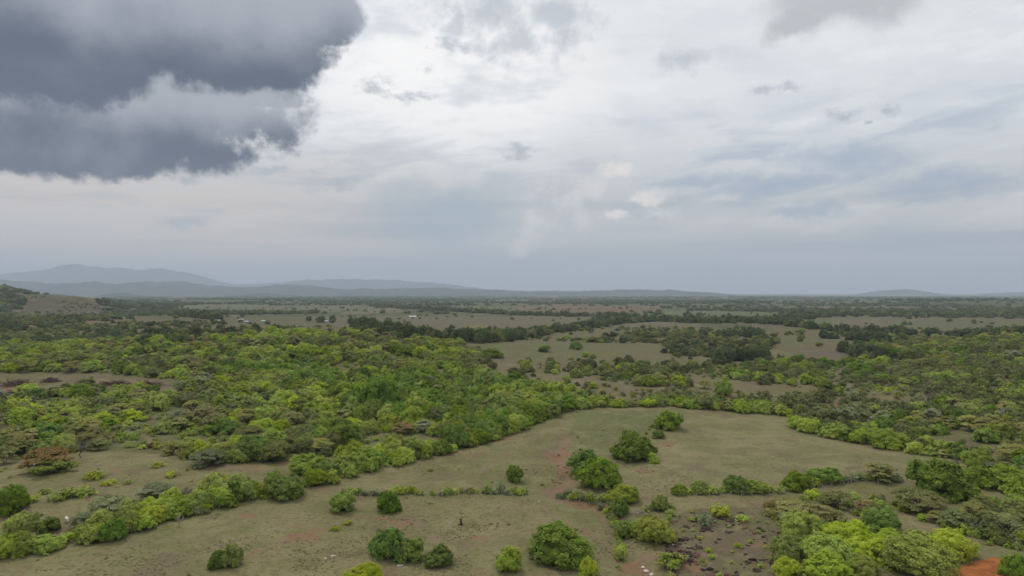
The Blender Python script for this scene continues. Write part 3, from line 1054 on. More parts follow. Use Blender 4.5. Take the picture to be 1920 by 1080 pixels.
def twig_tree(g, height_=7.0, spread=5.0, rad=.12, depth=4, sides=4):
    """leafless branching"""
    Vs, Fs = [], []
    cnt = [0]

    def grow(p, d, L, r, lev):
        e = p + d * L
        mid = p + d * L * .5 + g.normal(size=3) * L * .06
        v, f = tube([p, mid, e], [r, r * .8, r * .6], sides if lev < 2 else 3)
        Vs.extend(v)
        Fs.extend([tuple(np.array(list(q)) + cnt[0]) for q in f])
        cnt[0] += len(v)
        if lev >= depth:
            return
        for i in range(g.integers(3, 5) if lev else 4):
            nd = d + unit(g.normal(size=3)) * .75
            nd = unit(nd + np.array((0, 0, .18)))
            grow(p + d * L * g.uniform(.55, 1.0), nd, L * g.uniform(.55, .78), r * .58, lev + 1)
    grow(np.array((0, 0, -.2)), unit(np.array((g.normal() * .1, g.normal() * .1, 1))), height_ * .34, rad, 0)
    V = np.array(Vs)
    V[:, 2] *= height_ / V[:, 2].max()
    m = np.abs(V[:, :2]).max()
    V[:, :2] *= spread / 2 / m
    return V, np.array(Fs)


# shapes are 10 m wide and 7 m tall (flat ones 5 m), scaled where they stand
FORMS = {}          # (kind, detail) -> list of (crown mesh, trunk mesh)
KIND_SHAPE = {'dark': 'round', 'mid': 'round', 'bright': 'round', 'yellow': 'round', 'grey': 'flat', 'olive': 'flat', 'rust': 'flat', 'dull': 'round', 'far': 'round'}
DETAIL = {'fine': (7000, 0.25), 'plain': (1700, 0.50), 'far': (330, 1.0)}


def forms(kind, detail):
    key = (kind, detail)
    if key in FORMS:
        return FORMS[key]
    n, leaf = DETAIL[detail]
    lst = []
    nv = {'fine': 5, 'plain': 5, 'far': 4}[detail]
    for i in range(nv):
        g = np.random.default_rng(1000 * (list(KIND_SHAPE).index(kind) + 1) + 10 * i + len(detail))
        b = Builder()
        if KIND_SHAPE[kind] == 'round':
            small = kind in ('bright', 'yellow')
            nc = {'fine': 150 if small else 130, 'plain': 60, 'far': 22}[detail]
            cl = (0.09, 0.17) if small else (0.10, 0.19)
            if detail == 'far':
                cl = (0.20, 0.34)
            elif detail == 'plain':
                cl = (0.13, 0.23)
            P, N, S, T, core = crown_round(g, n, leaf * (0.85 if small else 1.0), nclump=nc, clump=cl, low=0.9 if (i == 4 and not small) else 0.05)
            add_core(b, g, core, 0)
            v, f = leaf_quads(P, N, S, g)
            b.add(v, f, 0, np.repeat(T, 4))
            tv, tf = trunk_parts(g, 6.2, 4.4, 0.24, 4 if detail == 'fine' else 3)
        else:
            P, N, S, T, ps = crown_flat(g, n, leaf * 0.95, plates={'fine': 44, 'plain': 26, 'far': 12}[detail])
            v, f = leaf_quads(P, N, S, g)
            b.add(v, f, 0, np.repeat(T, 4))
            tv, tf = flat_trunk(g, ps, 5.0, 0.17)
        crown = b.mesh('crown_' + kind, [MAT[kind]])
        tb = Builder()
        tb.add(tv, tf, 0, 0.5)
        trunk = tb.mesh('trunk_' + kind, [MAT['bark' if KIND_SHAPE[kind] == 'round' else 'grey_bark']])
        lst.append((crown, trunk))
    FORMS[key] = lst
    return lst


def shrub_forms(kind, n=420, leaf=0.20, nv=5):
    """low plant 3 m wide, 2 m tall; stems and leaves in one mesh"""
    key = ('shrub', kind, n)
    if key in FORMS:
        return FORMS[key]
    lst = []
    for i in range(nv):
        g = np.random.default_rng(7000 + 100 * sorted(MAT).index(kind) + i + n)
        b = Builder()
        P, N, S, T, core = crown_round(g, n, leaf, 3.0, 2.0, 0.05, nclump=26, clump=(.16, .34), ragged=.45)
        add_core(b, g, core, 0, 0.55)
        v, f = leaf_quads(P, N, S, g, 0.5)
        b.add(v, f, 0, np.repeat(T, 4))
        for s in range(7):
            t = g.uniform(0, 6.28)
            e = np.array((math.cos(t) * g.uniform(.4, 1.2), math.sin(t) * g.uniform(.4, 1.2), g.uniform(.9, 1.8)))
            v, f = tube([(0, 0, -.1), e * (.4, .4, .5), e], [.05, .035, .015], 3)
            b.add(v, f, 1, 0.5)
        lst.append(b.mesh('shrub_' + kind, [MAT[kind], MAT['bark']]))
    FORMS[key] = lst
    return lst


def tuft_forms():
    lst = []
    for i in range(4):
        g = np.random.default_rng(9100 + i)
        b = Builder()
        n = 16
        a = g.uniform(0, 6.28, n)
        r = g.uniform(.02, .25, n)
        p = np.stack([np.cos(a) * r, np.sin(a) * r, g.uniform(.06, .22, n)], 1)
        nrm = np.stack([np.cos(a + 1.2), np.sin(a + 1.2), g.uniform(1.2, 2.6, n)], 1)
        v, f = leaf_quads(p, nrm, g.uniform(.12, .26, n), g, .35)
        v[:, 2] = np.maximum(v[:, 2], 0)
        b.add(v, f, 0, np.repeat(g.uniform(0, 1, n), 4))
        lst.append(b.mesh('grass_tuft', [MAT['tuft']]))
    return lst


# ------------------------------------------------------------------ what grows where
PLANTS = []      # dicts: kind, x, y, z, w, h, rot, zone / label
SHRUBS = []


COW_PX = (125, 974)


def hides_cow(x, y, z, w, h):
    px, py = project(np.float64(x), np.float64(y), np.float64(z))
    r = w / 2 / y * FPX
    return abs(px - COW_PX[0]) < r + 8 and py > COW_PX[1] - 6 and py - h / y * FPX * 1.1 - r * .4 < COW_PX[1] + 8


def plant(kind, x, y, w, h, zone=None, label=None, rot=None, z=None):
    if z is None:
        z = float(height(x, y))
    if y > 20 and hides_cow(x, y, z, w, h):
        return
    PLANTS.append(dict(kind=kind, x=x, y=y, z=z, w=w, h=h, zone=zone, label=label, rot=random.uniform(0, 6.28) if rot is None else rot))


def shrub(kind, x, y, w, h, zone=None, label=None, z=None):
    if z is None:
        z = float(height(x, y))
    if y > 20 and hides_cow(x, y, z, w, h):
        return
    SHRUBS.append(dict(kind=kind, x=x, y=y, z=z, w=w, h=h, zone=zone, label=label, rot=random.uniform(0, 6.28)))


def seen(kind, px, base, wpx, hpx, label, small=False):
    """a plant picked out in the photograph by where its foot is and how large it looks"""
    x, y, z = ground_at(px, base)
    d = math.hypot(x, y)
    w = wpx / FPX * y * 1.04
    k = 0.36 * w / d
    x, y = x * (1 + k), y * (1 + k)
    dep = math.atan(CAM_H / d)
    h = max((hpx / FPX * y - 0.42 * w * math.sin(dep)) / math.cos(dep) * .84, 0.34 * w)
    (shrub if small else plant)(kind, x, y, w, h, label=label)


# --- the plants that stand out (kind, px, foot py, width px, height px, label)
for a in [
    ('dark', 27, 968, 60, 62, 'round dark green tree cut by the left edge of the photo, above the hedge'),
    ('rust', 93, 886, 104, 60, 'wide rust-brown flat-topped tree by the thicket, left edge of the pasture'),
    ('olive', 43, 858, 62, 46, 'olive flat-topped tree standing behind the rust-brown one'),
    ('olive', 10, 872, 40, 46, 'olive flat-topped tree half hidden at the far left of the rust-brown one'),
    ('grey', 388, 878, 64, 42, 'grey-green umbrella tree at the front edge of the left thicket'),
    ('dark', 492, 864, 92, 56, 'broad deep green tree at the front of the left thicket'),
    ('olive', 484, 842, 54, 36, 'brownish olive crown rising behind the broad deep green tree'),
    ('olive', 594, 853, 62, 38, 'olive umbrella tree right of the broad deep green tree'),
    ('mid', 578, 892, 84, 48, 'rounded grey-green tree above the orange bank, end of the left hedge'),
    ('bright', 588, 914, 48, 42, 'small yellow-green tree in front of the rounded tree by the orange bank'),
    ('grey', 294, 942, 70, 42, 'open umbrella tree alone in the pasture beyond the left hedge'),
    ('grey', 204, 974, 74, 54, 'pale grey-green tree rising out of the left hedge near the white cow'),
    ('mid', 403, 945, 78, 66, 'tall mid green tree, highest of the left hedge'),
    ('mid', 452, 940, 62, 58, 'leafy green tree in the left hedge beside its highest tree'),
    ('bright', 372, 960, 56, 44, 'yellow-green bushy tree in the left hedge below its highest tree'),
    ('dark', 535, 940, 76, 48, 'rounded green tree ending the left hedge before the orange bank'),
    ('dark', 640, 963, 52, 42, 'dark round bush alone on the slope below the orange bank'),
    ('dark', 729, 962, 46, 44, 'dark round bush beneath the weedy fence line, left of the stump'),
    ('dark', 728, 1052, 70, 66, 'taller lobe of the pair of deep green trees near the pale stone'),
    ('dark', 766, 1056, 58, 50, 'lower right lobe of the pair of deep green trees near the pale stone'),
    ('dark', 822, 1065, 62, 44, 'squat deep green bush right of the deep green pair'),
    ('mid', 955, 1078, 50, 58, 'upright mid green bush at the bottom edge left of the large bush'),
    ('dark', 1050, 1066, 118, 86, 'large domed bush with reddish-green top at the bottom centre'),
    ('bright', 1103, 1086, 38, 46, 'small bright bush right of the large domed bush at the bottom'),
    ('bright', 682, 1104, 86, 48, 'yellow-green crown cut off by the bottom edge, left of centre'),
    ('dark', 408, 1068, 36, 40, 'left half of the small green tree pair at the bottom left'),
    ('mid', 434, 1066, 38, 54, 'taller right half of the small green tree pair at the bottom left'),
    ('dark', 966, 905, 34, 36, 'lone upright green bush in the middle of the central pasture'),
    ('mid', 915, 828, 46, 24, 'low pale green bush at the pasture edge below the thicket'),
    ('dark', 1098, 893, 72, 56, 'deep green tree at the back of the pair beside the red gully'),
    ('dark', 1122, 922, 86, 68, 'big glossy green tree at the front of the pair beside the red gully'),
    ('dark', 1190, 868, 92, 56, 'broad cluster tree on the slope between the two pastures'),
    ('dark', 1184, 838, 38, 36, 'dark knob of a tree rising behind the broad cluster tree'),
    ('bright', 1224, 869, 26, 24, 'little yellow-green bush at the right foot of the broad cluster tree'),
    ('dark', 1253, 807, 54, 42, 'dark round tree alone at the top of the large pasture'),
    ('dark', 1236, 823, 24, 18, 'small dark bush just below the lone round tree of the large pasture'),
    ('mid', 1170, 948, 62, 44, 'mid green tree at the head of the row down the gully'),
    ('dark', 1160, 973, 36, 44, 'narrow dark tree in the row down the gully'),
    ('dark', 1179, 1009, 58, 40, 'dark bush at the lower end of the row down the gully'),
    ('yellow', 1228, 1022, 76, 58, 'yellowish bush by the stony slope, right of the gully'),
    ('mid', 1238, 960, 38, 36, 'thin green tree beside the bleached fallen branches'),
    ('mid', 1312, 928, 40, 30, 'feathery green bush near the left end of the hedge across the right pasture'),
    ('mid', 1275, 930, 34, 24, 'low green bush starting the hedge across the right pasture'),
    ('dark', 1380, 925, 56, 36, 'dense green bush in the hedge across the right pasture'),
    ('mid', 1415, 926, 50, 30, 'lower green bush joined to the dense one in the right pasture hedge'),
    ('dark', 1493, 922, 54, 44, 'dark upright tree in the middle of the right pasture hedge'),
    ('dark', 1545, 909, 60, 36, 'dark low tree right of the upright one in the right pasture hedge'),
    ('olive', 1647, 907, 70, 42, 'olive flat-topped tree ending the right pasture hedge'),
    ('dark', 1766, 938, 116, 84, 'large deep green tree at the right, largest on that side'),
    ('dark', 1838, 915, 66, 46, 'dark green tree right behind the largest tree of that side'),
    ('dark', 1884, 918, 82, 54, 'spreading dark tree near the right edge above the umbrella trees'),
    ('mid', 1842, 878, 52, 48, 'bright-topped green tree at the right end of the large pasture'),
    ('olive', 1900, 868, 60, 44, 'olive umbrella tree at the right edge level with the large pasture'),
    ('olive', 1722, 966, 96, 58, 'wide tiered golden-olive umbrella tree below the largest tree'),
    ('olive', 1483, 968, 70, 40, 'golden umbrella tree at the left of the umbrella tree clump'),
    ('olive', 1570, 956, 64, 40, 'olive umbrella tree in the middle of the umbrella tree clump'),
    ('olive', 1540, 976, 52, 34, 'pale umbrella tree low in the umbrella tree clump'),
    ('rust', 1627, 968, 46, 30, 'brownish umbrella tree at the right of the umbrella tree clump'),
    ('rust', 1441, 960, 24, 26, 'small brown sapling left of the umbrella tree clump'),
    ('dark', 1657, 1002, 64, 58, 'rounded deep green tree behind the bright green grove'),
    ('bright', 1497, 1022, 85, 69, 'tall back-left crown of the bright green grove, lower right'),
    ('mid', 1476, 1056, 56, 60, 'duller green crown at the left end of the bright green grove'),
    ('bright', 1563, 1024, 78, 52, 'back crown of the bright green grove beside its tall left one'),
    ('bright', 1604, 1016, 66, 46, 'back crown of the bright green grove left of the deep green tree'),
    ('bright', 1545, 1062, 95, 67, 'middle-left crown of the bright green grove'),
    ('bright', 1556, 1098, 112, 65, 'front crown of the bright green grove at the bottom edge'),
    ('bright', 1474, 1084, 54, 44, 'small front-left crown of the bright green grove'),
    ('bright', 1629, 1060, 81, 61, 'central crown of the bright green grove'),
    ('bright', 1620, 1086, 59, 48, 'small front crown beneath the centre of the bright green grove'),
    ('bright', 1668, 1038, 71, 50, 'crown of the bright green grove just below the deep green tree'),
    ('bright', 1718, 1088, 129, 88, 'widest crown of the bright green grove, front right'),
    ('bright', 1735, 1040, 76, 48, 'back-right crown of the bright green grove'),
    ('bright', 1782, 1052, 90, 63, 'last crown of the bright green grove, next to the red road'),
    ('dark', 1905, 1086, 56, 54, 'dark bush at the corner beyond the red road'),
    ('grey', 1794, 994, 54, 44, 'thin grey-green tree right of the bright green grove'),
    ('olive', 1872, 990, 66, 36, 'pale umbrella tree near the right edge above the red road'),
    ('olive', 1764, 984, 52, 28, 'small pale umbrella tree behind the thin grey-green tree'),
    ('bright', 1513, 812, 48, 32, 'bright round tree at the inner corner of the large pasture'),
    ('bright', 1571, 824, 66, 36, 'bright long-crowned tree right of the pasture corner'),
    ('mid', 1610, 832, 40, 34, 'green tree next along from the bright long-crowned one'),
    ('dark', 1664, 818, 62, 40, 'dark domed tree behind the right border of the large pasture'),
    ('bright', 1660, 842, 62, 40, 'bright lumpy tree on the right border of the large pasture'),
    ('dark', 1357, 744, 32, 34, 'dark pointed tree in the scrub above the large pasture'),
    ('dark', 703, 782, 76, 84, 'very dark tall tree deep in the left thicket'),
    ('rust', 757, 816, 44, 28, 'small rusty umbrella tree in the glade under the dark trees'),
    ('grey', 783, 788, 46, 30, 'pale umbrella tree behind the small rusty one in the glade'),
    ('grey', 795, 812, 40, 30, 'leaning grey umbrella tree right of the rusty one in the glade'),
    ('dark', 925, 672, 36, 22, 'dark round bush at the near end of the open mid-distance field'),
    ('dark', 1020, 661, 22, 14, 'dark round bush alone in the open mid-distance field'),
    ('dark', 1080, 656, 26, 20, 'dark tree on the far side of the open mid-distance field'),
    ('mid', 986, 694, 22, 24, 'upright green bush on the bare ground below the open field'),
    ('dark', 1662, 672, 44, 30, 'dark tree on the edge of the purplish field at right'),
    ('dark', 1790, 668, 36, 24, 'dark round tree on the scrub rise near the right edge'),
]:
    seen(*a)

for a in [
    ('dark', 104, 890, 76, 30, 'dark undergrowth beneath the rust-brown flat-topped tree'),
    ('yellow', 177, 900, 34, 20, 'yellow-green shrub in the left pasture above the white cow'),
    ('yellow', 204, 911, 26, 14, 'smaller yellow-green shrub beside the yellow-green one in the left pasture'),
    ('mid', 238, 909, 16, 12, 'tiny round shrub in the left pasture right of the yellow-green pair'),
    ('yellow', 297, 877, 24, 11, 'flat yellowish shrub in the left pasture near the thicket'),
    ('yellow', 323, 896, 24, 15, 'small yellow shrub in the middle of the left pasture'),
    ('mid', 118, 938, 44, 26, 'spiky green shrub patch in the left pasture above the cow'),
    ('mid', 157, 934, 46, 22, 'low green shrub patch joined to the spiky one above the cow'),
    ('mid', 83, 928, 26, 16, 'little ragged shrub left of the spiky shrub patch'),
    ('bright', 62, 943, 22, 18, 'yellow-green weed right of the dark tree at the left edge'),
    ('bright', 1352, 974, 36, 30, 'fresh green shrub on the stony slope'),
    ('grey', 1324, 988, 30, 28, 'grey-green shrub left of the fresh green one on the stony slope'),
    ('bright', 1392, 980, 24, 18, 'small bright shrub right of the fresh green one on the stony slope'),
    ('bright', 1521, 938, 28, 24, 'pale green shrub among the umbrella trees'),
    ('grey', 1478, 985, 34, 28, 'blue-grey shrub behind the bright green grove'),
    ('bright', 1385, 1028, 18, 12, 'small green weed among the dark stones'),
    ('bright', 652, 985, 16, 10, 'green weed on the reddish ground left of the deep green pair'),
    ('yellow', 806, 884, 12, 8, 'tiny yellow weed in the central pasture'),
    ('bright', 628, 996, 18, 10, 'green tuft at the top of the red track, bottom left'),
    ('mid', 1258, 1068, 50, 34, 'straggly brown-green brush under the yellowish bush'),
]:
    seen(*a, small=True)


# --- hedges: picture polyline of the foot line, spacing m, kinds, width range m, height ratio, depth m, zone
def hedge(line, spacing, kinds, wr, hr, depth, zone, small=False, jump=0.0):
    pts = [ground_at(*p)[:2] for p in line]
    for (x0, y0), (x1, y1) in zip(pts[:-1], pts[1:]):
        L = math.hypot(x1 - x0, y1 - y0)
        n = max(1, int(round(L / spacing)))
        for i in range(n):
            if random.random() < jump:
                continue
            t = (i + random.uniform(.1, .9)) / n
            w = random.uniform(*wr)
            x, y = x0 + (x1 - x0) * t, y0 + (y1 - y0) * t
            k = 1 + (random.uniform(0, depth) + .45 * w) / math.hypot(x, y)
            kk = random.choices([k_ for k_, _ in kinds], [p for _, p in kinds])[0]
            h = w * random.uniform(*hr)
            (shrub if small else plant)(kk, x * k, y * k, w, h, zone=zone)


ZONES = {   # zone -> phrase that ends the label, group
    'hedge_left': ('in the long hedge at the lower left', 'plants of the lower left hedge'),
    'edge_thicket': ('along the pasture edge of the left thicket', 'plants along the edge of the left thicket'),
    'thicket_front': ('in the near half of the left thicket', 'plants in the near half of the left thicket'),
    'thicket_back': ('on the far rise of the left thicket', 'plants on the far rise of the left thicket'),
    'valley': ('in the dark wood above the central pasture', 'trees of the dark wood above the central pasture'),
    'edge_top': ('in the row along the top of the large pasture', 'plants along the top of the large pasture'),
    'edge_right': ('along the right border of the large pasture', 'plants along the right border of the large pasture'),
    'scrub': ('scattered in the brown scrub right of centre', 'plants scattered in the right-hand scrub'),
    'hill_right': ('on the scrub-covered rise at the right', 'plants on the right-hand rise'),
    'right_near': ('in the thicket at the right edge near the red road', 'plants at the right edge near the red road'),
    'fence_line': ('on the weedy fence line across the central pasture', 'weeds on the fence line'),
    'hedge_right': ('low in the hedge across the right pasture', 'low growth of the right pasture hedge'),
    'belt': ('in the dark tree belts across the plain', 'trees of the belts across the plain'),
    'mid_scrub': ('dotted about the middle-distance fields', 'plants dotted about the middle distance'),
    'slope_left': ('on the brown slope below the left hills', 'trees on the brown slope below the left hills'),
    'stony': ('growing on the stony slope at the lower right', 'weeds on the stony slope'),
    'gully': ('beside the eroded gully', 'plants beside the gully'),
    'pasture': ('dotted in the grazed pasture', 'small weeds in the pasture'),
}
G1 = [('mid', 5), ('dark', 3), ('bright', 2), ('grey', .6)]
hedge([(-40, 1052), (100, 1044), (200, 1024), (290, 990), (350, 975), (420, 958), (480, 940), (560, 938)], 2.6, G1, (4.0, 8.5), (.5, .78), 5, 'hedge_left')
hedge([(-40, 1046), (100, 1036), (200, 1018), (290, 988), (350, 972), (420, 956), (560, 936)], 1.5, [('mid', 5), ('bright', 2), ('grey', 1)], (2.0, 4.0), (.5, .8), 8, 'hedge_left', True)
hedge([(-40, 1020), (80, 1005), (170, 1000), (260, 975), (330, 960)], 4.0, G1, (4.0, 7), (.5, .75), 5, 'hedge_left')
G2 = [('mid', 4), ('dark', 4), ('bright', 3), ('olive', .7)]
hedge([(612, 906), (650, 888), (720, 876), (850, 852)], 3.2, G2, (5, 9.5), (.5, .75), 6, 'edge_thicket')
hedge([(850, 850), (930, 826), (1000, 797), (1070, 770)], 3.4, [('dark', 6), ('mid', 4), ('bright', 1.6)], (6, 11), (.6, .85), 8, 'edge_thicket')
hedge([(850, 842), (930, 818), (1000, 790), (1070, 765)], 5, [('dark', 6), ('mid', 3)], (9, 13), (.6, .85), 14, 'valley')
hedge([(1070, 770), (1180, 764), (1260, 764), (1330, 770), (1400, 776), (1485, 782)], 3.4, [('mid', 4), ('bright', 4), ('dark', 2), ('olive', 1)], (5, 9), (.5, .75), 7, 'edge_top')
hedge([(1490, 806), (1550, 820), (1640, 838), (1720, 854), (1800, 864), (1840, 882)], 3.6, [('mid', 4), ('bright', 3.5), ('dark', 2.5), ('olive', 1)], (5, 9), (.5, .75), 7, 'edge_right')
hedge([(640, 929), (760, 930), (880, 930), (990, 930)], 1.6, [('mid', 3), ('grey', 3), ('bright', 2)], (1.2, 3.2), (.6, 1.1), 1.5, 'fence_line', True)
hedge([(1046, 936), (1090, 945), (1145, 948)], 0.9, [('grey', 3), ('mid', 3), ('bright', 1)], (1.6, 3.2), (.6, 1.0), 3, 'fence_line', True)
hedge([(1258, 932), (1330, 930), (1450, 926), (1490, 920), (1560, 908), (1630, 904), (1690, 905)], 1.5, [('mid', 5), ('grey', 3)], (1.8, 4), (.5, .8), 2.5, 'hedge_right', True)
hedge([(1240, 775), (1200, 830)], 9, [('mid', 1)], (1.0, 1.8), (.6, .9), 2, 'gully', True)
hedge([(1120, 952), (1150, 985), (1165, 1030), (1160, 1075)], 3.0, [('mid', 4), ('grey', 2), ('bright', 1)], (1.2, 2.8), (.5, .9), 3, 'gully', True)
hedge([(1195, 970), (1260, 960), (1250, 1000)], 3.0, [('mid', 4), ('olive', 2), ('grey', 3)], (1.5, 3.2), (.5, .9), 4, 'gully', True)


# --- thickets: scatter over picture polygons
def scatter(poly, spacing, kinds, wr, hr, zone, holes=(), keep=1.0, clump=None, small=False, zone2=None, split=0):
    wp = [ground_at(*p)[:2] for p in poly]
    xs, ys = [p[0] for p in wp], [p[1] for p in wp]
    gx = np.arange(max(min(xs) - 20, -2400), min(max(xs) + 20, 2400), spacing)
    gy = np.arange(min(ys) - 20, min(max(ys) + 20, 2950), spacing)
    X, Y = np.meshgrid(gx, gy)
    X = X + rng.uniform(-.45, .45, X.shape) * spacing
    Y = Y + rng.uniform(-.45, .45, X.shape) * spacing
    X, Y = X.ravel(), Y.ravel()
    Z = height(X, Y)
    px, py = project(X, Y, Z)
    ok = in_poly(px, py, poly)
    for h in holes:
        ok &= ~in_poly(px, py, h)
    if clump:
        c = fbm(X / clump[0], Y / clump[0], 3, clump[1])
        ok &= rng.uniform(0, 1, len(X)) < sstep(c, clump[2], clump[3])
    ok &= rng.uniform(0, 1, len(X)) < keep
    kn = [k for k, _ in kinds]
    X, Y, Z, px, py = X[ok], Y[ok], Z[ok], px[ok], py[ok]
    # kinds grow in patches
    fields = np.stack([fbm(X / 32, Y / 32, 2, 200 + 13 * sorted(KIND_SHAPE).index(k)) * 2.2 + rng.uniform(0, 1.0, len(X)) + math.log(p) * .55
                       for k, p in kinds])
    best = np.argmax(fields, 0)
    for x, y, z, b_, v in zip(X, Y, Z, best, py):
        w = random.uniform(*wr)
        (shrub if small else plant)(kn[b_], float(x), float(y), w, w * random.uniform(*hr), zone=zone2 if (zone2 and v < split) else zone, z=float(z))


BIG_T = [('mid', 4.2), ('bright', 3.4), ('olive', 3.2), ('dark', 2.4), ('dull', 2.8), ('rust', .25), ('grey', 1.0)]
scatter(THICKET, 7.2, BIG_T, (4.8, 12.5), (.46, .74), 'thicket_front', [CLEARING, GLADE], clump=(24, 301, .36, .50), zone2='thicket_back', split=705)
scatter(THICKET, 5.5, [('mid', 4), ('bright', 3.2), ('grey', 1)], (2.0, 4.5), (.5, .8), 'thicket_front', [CLEARING, GLADE], zone2='thicket_back', split=705, small=True, keep=.6)
VALLEY = [(640, 745), (760, 718), (900, 708), (960, 728), (1060, 748), (1000, 785), (880, 815), (820, 812), (740, 800), (660, 790)]
scatter(VALLEY, 7.5, [('dark', 6), ('mid', 2)], (9, 13), (.65, .9), 'valley', keep=.8)
scatter([(380, 690), (470, 676), (560, 690), (640, 720), (640, 750), (520, 735), (420, 720)], 10, [('dark', 5), ('mid', 2)], (9, 13), (.6, .8), 'thicket_front', keep=.7)
scatter(SCRUB_R, 7.0, [('dull', 5), ('mid', 2), ('dark', 2), ('bright', 1.2), ('olive', 1.0), ('grey', 1.0)], (4, 9.5), (.5, .85), 'scrub', clump=(45, 61, .40, .62), keep=.85)
scatter(SCRUB_R, 4.6, [('dull', 5), ('mid', 2), ('bright', 1.4), ('olive', 2), ('grey', 2)], (1.5, 4), (.5, .9), 'scrub', clump=(26, 63, .34, .60), keep=.75, small=True)
scatter(HILL_R, 6.8, [('dull', 5), ('mid', 3), ('dark', 2), ('bright', 1), ('olive', 1.6)], (4, 10.5), (.5, .75), 'hill_right', clump=(30, 87, .36, .54), keep=.9)
scatter([(1840, 870), (2100, 850), (2200, 1000), (1960, 1060), (1870, 1020), (1820, 1000), (1760, 990), (1700, 985), (1790, 955), (1900, 925)], 5.5,
        [('mid', 4), ('dull', 3), ('olive', 2.4), ('grey', 2), ('bright', 1.5)], (4, 8), (.45, .7), 'right_near', keep=.75)
scatter([(1720, 975), (2090, 920), (2100, 900), (2200, 1060), (2090, 1035), (1850, 1030), (1800, 1010)], 3.2,
        [('mid', 4), ('grey', 3), ('bright', 2)], (1.6, 3.4), (.5, .9), 'right_near', keep=.75, small=True)
scatter([(1440, 940), (1700, 925), (1700, 990), (1500, 990), (1440, 970)], 4.0, [('mid', 3), ('olive', 3), ('grey', 3), ('bright', 2)], (1.8, 4), (.5, .8), 'right_near', keep=.7, small=True)
scatter([(640, 850), (780, 862), (690, 895), (620, 905)], 4, [('mid', 3), ('bright', 2), ('olive', 2)], (3, 6), (.5, .8), 'edge_thicket', keep=.6)
# middle distance beyond the thickets
MID = [(-170, 622), (420, 612), (640, 616), (760, 628), (900, 640), (1140, 610), (1330, 618), (1500, 622), (2090, 628), (2090, 650), (1700, 668), (1480, 680), (1330, 695), (1080, 715),
       (900, 705), (860, 650), (620, 622), (330, 645), (-170, 655)]
scatter(MID, 15, [('dull', 6), ('mid', 2), ('far', 2), ('olive', 2)], (4, 10), (.5, .8), 'mid_scrub', [OPEN_C, TAN_MID, PURPLE_MID, TAN_UP], clump=(80, 71, .43, .68), keep=.6)
scatter([(1080, 640), (1200, 622), (1420, 628), (1450, 655), (1330, 672), (1180, 660)], 10, [('dull', 6), ('far', 3), ('olive', 1.5)], (6, 11), (.5, .8), 'mid_scrub', [OPEN_C], clump=(60, 73, .40, .64), keep=.75)
scatter([(1620, 650), (1720, 640), (2090, 632), (2090, 655), (1760, 665), (1700, 678)], 9.5, [('dull', 5), ('dark', 3), ('olive', 3)], (7, 12), (.5, .8), 'hill_right', keep=.9)
scatter([(-170, 628), (330, 632), (480, 628), (330, 645), (-170, 655)], 12, [('far', 4), ('dull', 3), ('olive', 2)], (8, 13), (.5, .8), 'mid_scrub', keep=.8)
scatter([(-170, 588), (160, 592), (420, 606), (420, 626), (160, 622), (-170, 628)], 15, [('far', 4), ('dull', 4)], (6, 13), (.5, .7), 'slope_left', clump=(90, 75, .38, .62))
scatter([(-60, 545), (-170, 538), (25, 545), (50, 562), (40, 580), (-60, 592)], 16, [('far', 6), ('dull', 2)], (10, 17), (.5, .7), 'slope_left', keep=.75)
scatter([(40, 556), (170, 556), (200, 592), (30, 596)], 15, [('far', 3), ('dull', 5)], (3, 8), (.5, .7), 'slope_left', clump=(60, 77, .40, .66), keep=.8)
scatter([(640, 690), (905, 676), (1120, 690), (1330, 690), (1330, 740), (1080, 745), (960, 725), (905, 705)], 9, [('dull', 4), ('mid', 3), ('bright', 1.4)], (2.5, 6.5), (.5, .8), 'mid_scrub', clump=(40, 79, .46, .70), keep=.8)
scatter([(-170, 576), (2090, 576), (2090, 640), (900, 650), (-170, 640)], 30, [('far', 5), ('dull', 4)], (4, 11), (.5, .9), 'mid_scrub', clump=(140, 83, .50, .74), keep=.30)
# weeds
scatter(STONY, 4.2, [('mid', 3), ('bright', 3), ('grey', 2)], (.7, 1.8), (.5, .9), 'stony', keep=.45, small=True)
scatter([(-170, 868), (540, 885), (590, 905), (300, 950), (250, 985), (-170, 1000)], 7.0, [('mid', 3), ('bright', 2), ('olive', 2)], (.6, 1.6), (.45, .7), 'pasture', keep=.25, small=True)
scatter([(600, 940), (1150, 945), (1240, 1080), (500, 1080), (-170, 1090), (560, 960)], 8.0, [('mid', 3), ('olive', 3), ('bright', 1)], (.5, 1.3), (.4, .7), 'pasture', keep=.10, small=True)
scatter(UPPER_PASTURE, 8.0, [('mid', 3), ('olive', 3)], (.5, 1.3), (.4, .7), 'pasture', keep=.10, small=True)


def belt(line, width, spacing, wr=(9, 16), hr=(.7, 1.0), kinds=(('far', 8), ('dull', 1)), zone='belt', keep=.9):
    pts = [ground_at(*p)[:2] for p in line]
    for (x0, y0), (x1, y1) in zip(pts[:-1], pts[1:]):
        L = math.hypot(x1 - x0, y1 - y0)
        for i in range(int(L / spacing) + 1):
            for j in range(max(1, int(width / (spacing * 1.6)))):
                if random.random() > keep:
                    continue
                t = (i + random.random()) / (L / spacing + 1)
                w = random.uniform(*wr)
                kk = random.choices([k_ for k_, _ in kinds], [p for _, p in kinds])[0]
                plant(kk, x0 + (x1 - x0) * t + random.uniform(-.3, .3) * width, y0 + (y1 - y0) * t + random.uniform(0, 1) * width, w, w * random.uniform(*hr), zone=zone)


